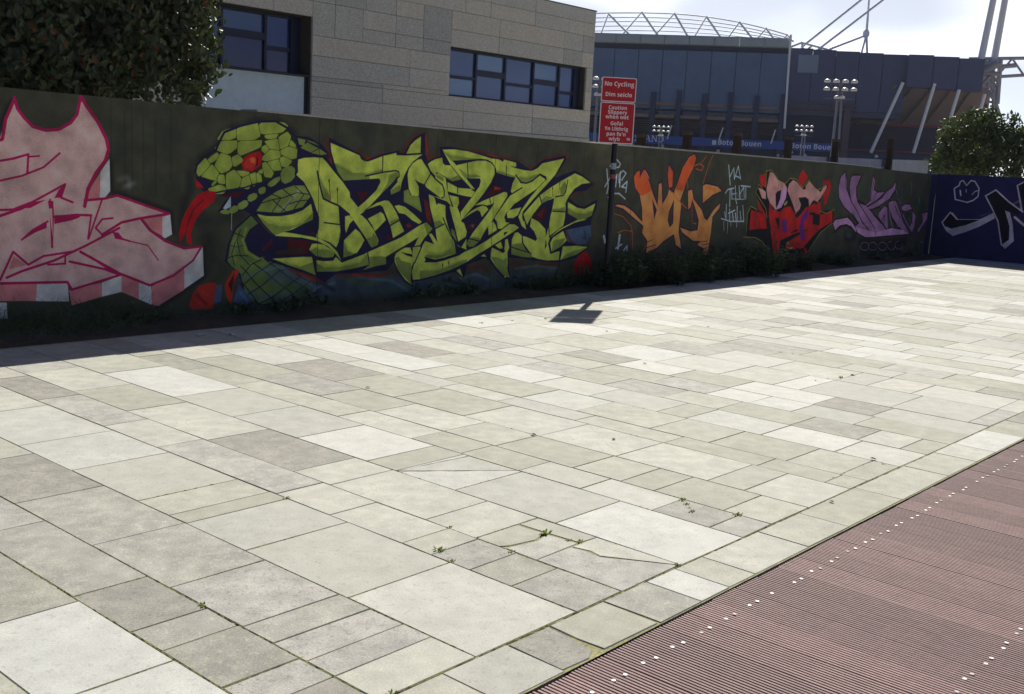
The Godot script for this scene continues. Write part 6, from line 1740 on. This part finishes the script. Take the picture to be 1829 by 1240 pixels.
func make_sign() -> void:
	var o := base("plaza_notice", Vector3(11.455, 0, -8.38), "dark post carrying two red notice plates with white lettering, before the wall", "sign", "", -deg_to_rad(44.6))
	var b := MB.new()
	b.tube(Vector3(0, -.05, -.03), Vector3(0, 2.6, -.03), .038, .038, 14)
	put("pole", b.mesh(plain(Color(.045, .05, .12), .5)), o)
	var white := plain(Color(.95, .92, .94), .6)
	var red := plain(Color(.74, .04, .13), .5)
	for p in [[2.365, 2.668, "upper_plate"], [1.845, 2.357, "lower_plate"]]:
		b = MB.new(); rounded(b, -.222, .222, p[0], p[1], .008, .011, .022)
		var pl := put(p[2], b.mesh(white), o)
		b = MB.new(); rounded(b, -.211, .211, p[0] + .011, p[1] - .011, .0111, .0125, .014)
		put("red_face", b.mesh(red), pl)
		var lines := [["No Cycling", 2.585, .054], ["Dim seiclo", 2.455, .05]] if p[2] == "upper_plate" else [["Caution", 2.293, .046], ["Slippery", 2.236, .046], ["when wet", 2.178, .046], ["Gofal", 2.096, .046], ["Yn Llithrig", 2.030, .044], ["pan fo'n", 1.965, .046], ["wlyb", 1.903, .046]]
		for l in lines: letters(l[0], pl, Vector3(-.02 if l[0] == "wlyb" else 0.0, l[1] - l[2] * .83, .0127), l[2], .002, white, false, true, true)
		b = MB.new(); b.box(Vector3(-.05, p[0] + .08, -.07), Vector3(.05, p[0] + .11, .008)); b.box(Vector3(-.05, p[1] - .1, -.07), Vector3(.05, p[1] - .07, .008))
		put("clamp", b.mesh(M.steel), pl)
		if p[2] == "lower_plate":
			b = MB.new(); b.prism(PackedVector2Array([Vector2(.135, -.01), Vector2(.15, .012), Vector2(.165, .004), Vector2(.18, .013), Vector2(.188, -.006), Vector2(.175, -.02), Vector2(.16, -.026), Vector2(.146, -.022)]), .0126, .0134, .0003)
			var st := put("sticker", b.mesh(plain(Color(.75, .78, .80), .7)), pl, Vector3(0, 1.90, 0))
			st.rotation.x = PI / 2
	b = MB.new()
	for s in [[1.52, 1.60], [1.40, 1.455]]:
		b = MB.new()
		for k in 6:
			var f := deg_to_rad(35 + 20.0 * k); var g := deg_to_rad(55 + 20.0 * k)
			b.quad(Vector3(cos(g) * .0388, s[0], sin(g) * .0388 - .03), Vector3(cos(f) * .0388, s[0], sin(f) * .0388 - .03), Vector3(cos(f) * .0388, s[1], sin(f) * .0388 - .03), Vector3(cos(g) * .0388, s[1], sin(g) * .0388 - .03))
		put("sticker", b.mesh(plain(Color(.62, .68, .76) if s[0] > 1.45 else Color(.62, .30, .34), .7)), o)

func rounded(b: MB, x0: float, x1: float, y0: float, y1: float, z0: float, z1: float, r: float) -> void:
	var p := PackedVector2Array()
	for c in [[x1 - r, y1 - r, 0], [x0 + r, y1 - r, 90], [x0 + r, y0 + r, 180], [x1 - r, y0 + r, 270]]:
		for k in 6: p.append(Vector2(c[0], c[1]) + Vector2.from_angle(deg_to_rad(c[2] + 18.0 * k)) * r)
	for k in range(1, p.size() - 1):
		b.tri(Vector3(p[0].x, p[0].y, z1), Vector3(p[k].x, p[k].y, z1), Vector3(p[k + 1].x, p[k + 1].y, z1))
		b.tri(Vector3(p[0].x, p[0].y, z0), Vector3(p[k + 1].x, p[k + 1].y, z0), Vector3(p[k].x, p[k].y, z0))
	for k in p.size():
		var m := (k + 1) % p.size()
		b.quad(Vector3(p[k].x, p[k].y, z0), Vector3(p[m].x, p[m].y, z0), Vector3(p[m].x, p[m].y, z1), Vector3(p[k].x, p[k].y, z1))

# ------------------------------------------------------------------ planting
func make_trees() -> void:
	var bark := tri_mat(mottle(87, Color(.16, .13, .11), Color(.24, .20, .17), Color(.28, .26, .2), .66, .4, 256, .02), Vector3(3, .8, 3), .95)
	var t := base("cherry_tree", Vector3(4.3, 0, -11.4), "dark leafy tree with a few rusty leaves hanging over the left end of the wall", "tree")
	var b := MB.new()
	b.tube(Vector3(0, -.1, 0), Vector3(.05, 1.2, .02), .2, .15, 10); b.tube(Vector3(.05, 1.2, .02), Vector3(-.1, 2.4, 0), .15, .12, 10)
	put("trunk", b.mesh(bark), t)
	var ends := [Vector3(2.0, 2.6, .6), Vector3(1.4, 3.7, .3), Vector3(.3, 4.4, -.3), Vector3(-1.3, 3.4, .4), Vector3(-1.6, 2.6, .2), Vector3(.8, 2.3, .9), Vector3(.5, 3.2, -1.2), Vector3(-.6, 4.0, .3)]
	for e in ends:
		b = MB.new()
		var mid: Vector3 = e * .5 + Vector3(0, .55, 0)
		b.tube(Vector3(-.02, 1.8, 0), mid, .075, .045, 7); b.tube(mid, e, .045, .014, 6)
		for k in 5:
			var s: Vector3 = mid.lerp(e, .2 + .16 * k)
			b.tube(s, s + ball(.6), .014, .004, 4, false)
		put("limb", b.mesh(bark), t)
	var spots := []; var tints := []
	var o := Vector3(4.3, 0, -11.4)
	var blobs := []
	for p in [[Vector3(4.50, 2.49, -10.90), 0.70, 1.60], [Vector3(4.68, 2.55, -10.60), 0.70, 1.60], [Vector3(4.82, 2.16, -10.70), 0.45, 1.50], [Vector3(5.41, 2.82, -11.10), 0.70, 1.60], [Vector3(5.11, 2.29, -10.50), 0.50, 1.40], [Vector3(5.67, 2.68, -10.80), 0.65, 1.50], [Vector3(5.61, 2.28, -10.70), 0.42, 1.10], [Vector3(6.16, 2.91, -10.90), 0.65, 1.40], [Vector3(6.04, 2.49, -10.60), 0.50, 1.20], [Vector3(6.49, 2.89, -10.70), 0.55, 1.30], [Vector3(6.59, 2.53, -10.90), 0.50, 1.25], [Vector3(6.60, 2.72, -10.60), 0.38, 1.20], [Vector3(6.86, 3.03, -10.90), 0.30, 1.10], [Vector3(6.84, 2.52, -10.70), 0.28, 1.20], [Vector3(6.73, 2.21, -10.80), 0.26, 0.70], [Vector3(6.97, 2.38, -10.80), 0.22, 1.00], [Vector3(6.43, 2.13, -10.60), 0.26, 0.80], [Vector3(6.22, 2.08, -10.80), 0.24, 0.70], [Vector3(6.80, 2.10, -10.70), 0.20, 1.20], [Vector3(5.96, 2.06, -10.90), 0.24, 0.60], [Vector3(5.37, 2.10, -10.70), 0.30, 1.10], [Vector3(5.08, 2.08, -10.80), 0.30, 1.30], [Vector3(6.66, 2.03, -10.80), 0.16, 1.20], [Vector3(4.68, 3.23, -10.90), 0.90, 1.20], [Vector3(5.50, 3.42, -10.90), 1.00, 1.20], [Vector3(6.35, 3.50, -10.90), 0.90, 1.00], [Vector3(6.79, 3.40, -10.90), 0.50, 1.00], [Vector3(7.08, 2.63, -10.80), 0.14, 1.00], [Vector3(6.98, 2.17, -10.70), 0.12, 1.00], [Vector3(4.92, 2.70, -12.20), 0.75, 1.30], [Vector3(5.39, 2.87, -12.20), 0.75, 1.30], [Vector3(5.88, 2.69, -12.20), 0.75, 1.30], [Vector3(6.41, 3.00, -12.20), 0.75, 1.30], [Vector3(6.89, 2.81, -12.20), 0.75, 1.30], [Vector3(5.62, 2.37, -12.20), 0.75, 1.30], [Vector3(6.20, 2.49, -12.20), 0.75, 1.30], [Vector3(7.18, 3.10, -12.20), 0.75, 1.30], [Vector3(5.37, 2.80, -13.30), 0.75, 1.30], [Vector3(5.88, 2.99, -13.30), 0.75, 1.30], [Vector3(6.41, 2.79, -13.30), 0.75, 1.30], [Vector3(6.98, 3.13, -13.30), 0.75, 1.30], [Vector3(7.51, 2.92, -13.30), 0.75, 1.30], [Vector3(6.13, 2.44, -13.30), 0.75, 1.30], [Vector3(6.75, 2.57, -13.30), 0.75, 1.30], [Vector3(7.83, 3.24, -13.30), 0.75, 1.30], [Vector3(4.66, 3.71, -11.20), 1.15, 1.00], [Vector3(5.31, 3.94, -11.20), 1.15, 1.00], [Vector3(6.02, 3.97, -11.20), 1.15, 1.00], [Vector3(6.53, 3.84, -11.20), 1.15, 1.00], [Vector3(5.00, 4.59, -11.20), 1.15, 1.00], [Vector3(5.79, 4.79, -11.20), 1.15, 1.00], [Vector3(6.41, 4.67, -11.20), 1.15, 1.00], [Vector3(5.24, 3.97, -12.60), 1.15, 1.00], [Vector3(5.98, 4.23, -12.60), 1.15, 1.00], [Vector3(6.77, 4.27, -12.60), 1.15, 1.00], [Vector3(7.35, 4.12, -12.60), 1.15, 1.00], [Vector3(5.63, 4.96, -12.60), 1.15, 1.00], [Vector3(6.52, 5.19, -12.60), 1.15, 1.00], [Vector3(7.21, 5.05, -12.60), 1.15, 1.00], [Vector3(5.79, 4.21, -13.90), 1.15, 1.00], [Vector3(6.59, 4.50, -13.90), 1.15, 1.00], [Vector3(7.47, 4.54, -13.90), 1.15, 1.00], [Vector3(8.11, 4.39, -13.90), 1.15, 1.00], [Vector3(6.21, 5.31, -13.90), 1.15, 1.00], [Vector3(7.19, 5.56, -13.90), 1.15, 1.00], [Vector3(7.95, 5.40, -13.90), 1.15, 1.00]]: blobs.append([p[0] - o, p[1], p[2]])
	crown(blobs, 2600, .13, Color(.040, .056, .024), Color(.085, .105, .040), Color(.20, .05, .02), .022, spots, tints)
	var lm := leaf_mat(Color(.40, .45, .12))
	scatter("crown", t, leaf_mesh(lm, .085, .024), spots, tints)
	# the round bush behind the blue wall
	var u := base("round_bush", Vector3(26.6, 0, -8.4), "big round sunlit green bush rising behind the corner of the two walls", "bush")
	b = MB.new()
	for k in 7: b.tube(Vector3(0, -.1, 0), Vector3(rng.randf_range(-1, 1), rng.randf_range(1.2, 2.4), rng.randf_range(-1, 1.4)), .06, .02, 6)
	put("stem", b.mesh(bark), u)
	spots = []; tints = []; blobs = []
	o = Vector3(26.6, 0, -8.4)
	for p in [[Vector3(26.20, 2.48, -8.89), 0.62, 1.40], [Vector3(25.90, 2.78, -9.14), 0.40, 1.40], [Vector3(26.40, 3.00, -8.83), 0.35, 1.40], [Vector3(26.20, 2.40, -9.46), 0.36, 1.40], [Vector3(26.00, 2.01, -9.47), 0.34, 1.40], [Vector3(26.40, 2.70, -8.42), 0.50, 1.30], [Vector3(26.60, 2.28, -7.94), 0.70, 1.20], [Vector3(26.50, 1.98, -8.93), 0.60, 1.30], [Vector3(26.40, 1.95, -8.20), 0.60, 1.20], [Vector3(26.20, 3.11, -9.09), 0.20, 1.20], [Vector3(26.20, 2.07, -9.78), 0.20, 1.20], [Vector3(26.20, 1.80, -9.81), 0.16, 1.20], [Vector3(26.30, 2.60, -9.65), 0.20, 1.20], [Vector3(26.40, 3.19, -8.67), 0.16, 1.00], [Vector3(26.70, 2.60, -7.65), 0.60, 1.00], [Vector3(26.80, 1.77, -9.46), 0.40, 1.20], [Vector3(26.20, 3.00, -8.09), 0.12, 0.90]]: blobs.append([p[0] - o, p[1], p[2]])
	crown(blobs, 2600, .13, Color(.075, .10, .045), Color(.16, .20, .075), Color(.22, .26, .09), .12, spots, tints)
	scatter("crown", u, leaf_mesh(leaf_mat(Color(.40, .45, .12)), .10, .032), spots, tints)

func plant_mesh(kind: int, r: float, h: float, count: int) -> Array:   # [foliage, stems]
	var m := leaf_mat(Color(.25, .3, .1))
	m.vertex_color_use_as_albedo = false
	m.albedo_color = [Color(.21, .31, .20), Color(.19, .28, .21), Color(.26, .33, .17)][kind]
	var f := MB.new(); var s := MB.new()
	for k in count:
		var a := rng.randf() * TAU
		var root := Vector3(cos(a), 0, sin(a)) * r * sqrt(rng.randf()) * Vector3(1, 1, .5)
		var tip := root + Vector3(rng.randfn() * .28, 1.0, rng.randfn() * .2) * h * rng.randf_range(.35, 1.0)
		s.tube(root, tip, .004, .002, 4, false)
		for j in 9:
			var p := root.lerp(tip, .25 + .75 * j / 8.0)
			var dir := Vector3(rng.randfn(), rng.randf_range(-.3, .5), rng.randfn()).normalized()
			var side := dir.cross(Vector3.UP).normalized()
			var l := rng.randf_range(.05, .10) * (1.0 if kind < 2 else .7)
			var w := l * .3
			var mid := p + dir * l * .5 + Vector3(0, .012, 0)
			f.tri(p, mid + side * w, p + dir * l); f.tri(p, p + dir * l, mid - side * w)
	return [f.mesh(m), s.mesh(plain(Color(.20, .22, .13), .9))]

func make_wall_plants() -> void:
	# brambles and nettles round the foot of the sign and the orange letters
	var kinds := [plant_mesh(0, .55, .46, 120), plant_mesh(1, .5, .40, 110), plant_mesh(0, .4, .30, 70)]
	var list := [[11.95, -8.45, 0, 1.0, "dark bramble clump right beside the sign post"], [12.75, -8.4, 1, 1.0, "low bramble clump under the left of the orange letters"], [13.5, -8.45, 0, .95, "tall nettle clump under the middle of the orange letters"], [14.35, -8.42, 1, 1.05, "nettle clump under the right edge of the orange letters"], [15.2, -8.45, 0, 1.1, "tallest weed clump between orange and red letters"],
		[16.1, -8.48, 1, .9, "weed clump left of the red letters"], [17.2, -8.5, 2, .9, "small weed clump under the red letters"], [11.35, -8.5, 2, .9, "small weed clump left of the sign post foot"], [10.4, -8.55, 2, .55, "short weed tuft under the end of the lime letters"], [18.6, -8.52, 2, .8, "small weed clump between the red and purple letters"]]
	for d in list:
		var o := base("weed_clump", Vector3(d[0], 0, d[1]), d[4], "weeds", "weed clumps along the foot of the wall", rng.randf() * 6.0)
		o.scale = Vector3.ONE * d[3]
		var k: Array = kinds[d[2]]
		put("foliage", k[0], o); put("stem", k[1], o)
	# tall grass at the foot of the pink letters, thinning out to the right
	var g := MB.new()
	g.tri(Vector3(-.004, 0, 0), Vector3(.004, 0, 0), Vector3(.0025, .6, .1)); g.tri(Vector3(-.004, 0, 0), Vector3(.0025, .6, .1), Vector3(-.0025, .6, .1)); g.tri(Vector3(-.0025, .6, .1), Vector3(.0025, .6, .1), Vector3(0, 1, .36))
	var spots := []; var tints := []
	for k in 9000:
		var x := rng.randf_range(-.5, 11.2)
		var lush := 1.0 if x < 4.9 else (.35 if x < 7.2 else .2)
		if rng.randf() > lush * (.75 + .5 * sin(x * 5.1) * sin(x * 2.3)): continue
		var z := -8.69 + absf(rng.randfn()) * (.16 if x < 4.9 else .07)
		var h := rng.randf_range(.10, .30) * (1.0 if x < 4.9 else .5) * clampf(1.25 - (z + 8.69) * 2.0, .3, 1.2)
		spots.append(Transform3D(Basis.from_euler(Vector3(rng.randfn() * .2, rng.randf() * TAU, rng.randfn() * .2)).scaled(Vector3(1.4, h, h)), Vector3(x, -.01, z)))
		tints.append(Color(.035, .065, .025).lerp(Color(.10, .14, .05), rng.randf()))
	var o := scatter("grass", null, g.mesh(leaf_mat(Color(.3, .35, .12))), spots, tints)
	o.set_meta("label", "dark rough grass along the foot of the wall, thickest under the pink letters")
	o.set_meta("category", "grass")
	# broad leaved weeds low along the mural
	spots = []; tints = []
	for k in 5200:
		var x := rng.randf_range(4.6, 22.5)
		if sin(x * 3.1) + sin(x * 7.7) * .7 < -.1 + .5 * rng.randf(): continue
		var z := -8.68 + absf(rng.randfn()) * .09
		spots.append(Transform3D(Basis.from_euler(Vector3(rng.randf_range(.4, 1.4), rng.randf() * TAU, rng.randfn() * .5)).scaled(Vector3.ONE * rng.randf_range(.5, 1.2)), Vector3(x, .02 + absf(rng.randfn()) * .055, z)))
		tints.append(Color(.03, .055, .026).lerp(Color(.09, .125, .045), rng.randf()))
	o = scatter("ground_cover", null, leaf_mesh(leaf_mat(Color(.25, .3, .1)), .065, .02), spots, tints)
	o.set_meta("label", "low leafy weeds scattered along the foot of the long wall")
	o.set_meta("category", "weeds")

func make_small_things() -> void:
	# weeds in the joints of the paving
	var f := MB.new()
	for k in 34:
		var a := rng.randf() * TAU
		var d := Vector3(cos(a), rng.randf_range(.3, 1.1), sin(a)).normalized()
		var p := Vector3(rng.randfn(), 0, rng.randfn()) * .008
		var side := d.cross(Vector3.UP).normalized() * .0045
		var l := rng.randf_range(.014, .032)
		f.tri(p, p + d * l * .6 + side, p + d * l); f.tri(p, p + d * l, p + d * l * .6 - side)
	var green := leaf_mat(Color(.5, .55, .2))
	green.vertex_color_use_as_albedo = false
	green.albedo_color = Color(.42, .46, .22)
	var first := base("joint_weed", Vector3(3.53, -.004, -2.82), "tiny green weed sprouting from a joint of the plaza paving", "weed", "weeds in the joints of the plaza")
	put("foliage", f.mesh(green), first)
	var at := [[3.545, -2.70], [3.27, -2.98], [3.25, -2.77], [2.99, -2.86], [3.275, -3.15], [3.04, -2.98], [2.08, -2.215], [4.30, -2.56], [4.34, -2.60], [4.38, -2.64], [4.42, -2.69], [3.66, -2.225], [4.43, -2.39], [7.9, -3.69], [8.05, -3.66], [8.2, -3.62], [8.38, -3.6], [2.98, -3.92], [5.9, -2.3], [3.57, -2.66], [2.03, -3.14], [7.7, -7.1], [8.1, -7.05], [8.5, -6.95]]
	for p in at: copy(first, Vector3(p[0], -.004, p[1]), rng.randf() * 6.0, "", rng.randf_range(.35, .9))
	# dry leaves
	var l := MB.new()
	var q := [Vector3(0, .002, -.022), Vector3(.012, .008, -.004), Vector3(.008, .005, .014), Vector3(0, .003, .024), Vector3(-.009, .009, .012), Vector3(-.012, .006, -.006)]
	for k in range(1, 5): l.tri(q[0], q[k + 1], q[k])
	var dry := plain(Color(.30, .22, .15), .9)
	dry.cull_mode = BaseMaterial3D.CULL_DISABLED
	first = base("fallen_leaf", Vector3(4.79, .002, -3.96), "small curled brown leaf lying on the plaza paving", "leaf", "dry leaves scattered on the plaza")
	put("blade", l.mesh(dry), first)
	for p in [[5.1, -3.6], [4.85, -5.5], [6.9, -6.3], [8.4, -6.1], [9.6, -5.7], [5.95, -2.38], [4.98, -2.18], [7.3, -4.9], [10.3, -6.6], [8.9, -4.4]]: copy(first, Vector3(p[0], .003, p[1]), rng.randf() * 6.0, "", rng.randf_range(.5, .95))
	# scraps of paper in the shade
	var s := MB.new()
	s.prism(PackedVector2Array([Vector2(-.03, -.02), Vector2(.025, -.025), Vector2(.035, .015), Vector2(-.02, .022)]), 0, .012, .004, Vector2(.15, -.1))
	first = base("paper_scrap", Vector3(5.05, .003, -7.85), "small white paper scrap lying in the wall's shade nearest the pink letters", "litter", "paper scraps in the shade")
	put("sheet", s.mesh(plain(Color(.7, .7, .72), .9)), first)
	copy(first, Vector3(5.3, .003, -7.75), 1.4, "small white paper scrap in the wall's shade a step right of the first", .8)
	copy(first, Vector3(6.95, .003, -7.62), 2.4, "tiny pale scrap at the edge of the wall's shadow", .6)
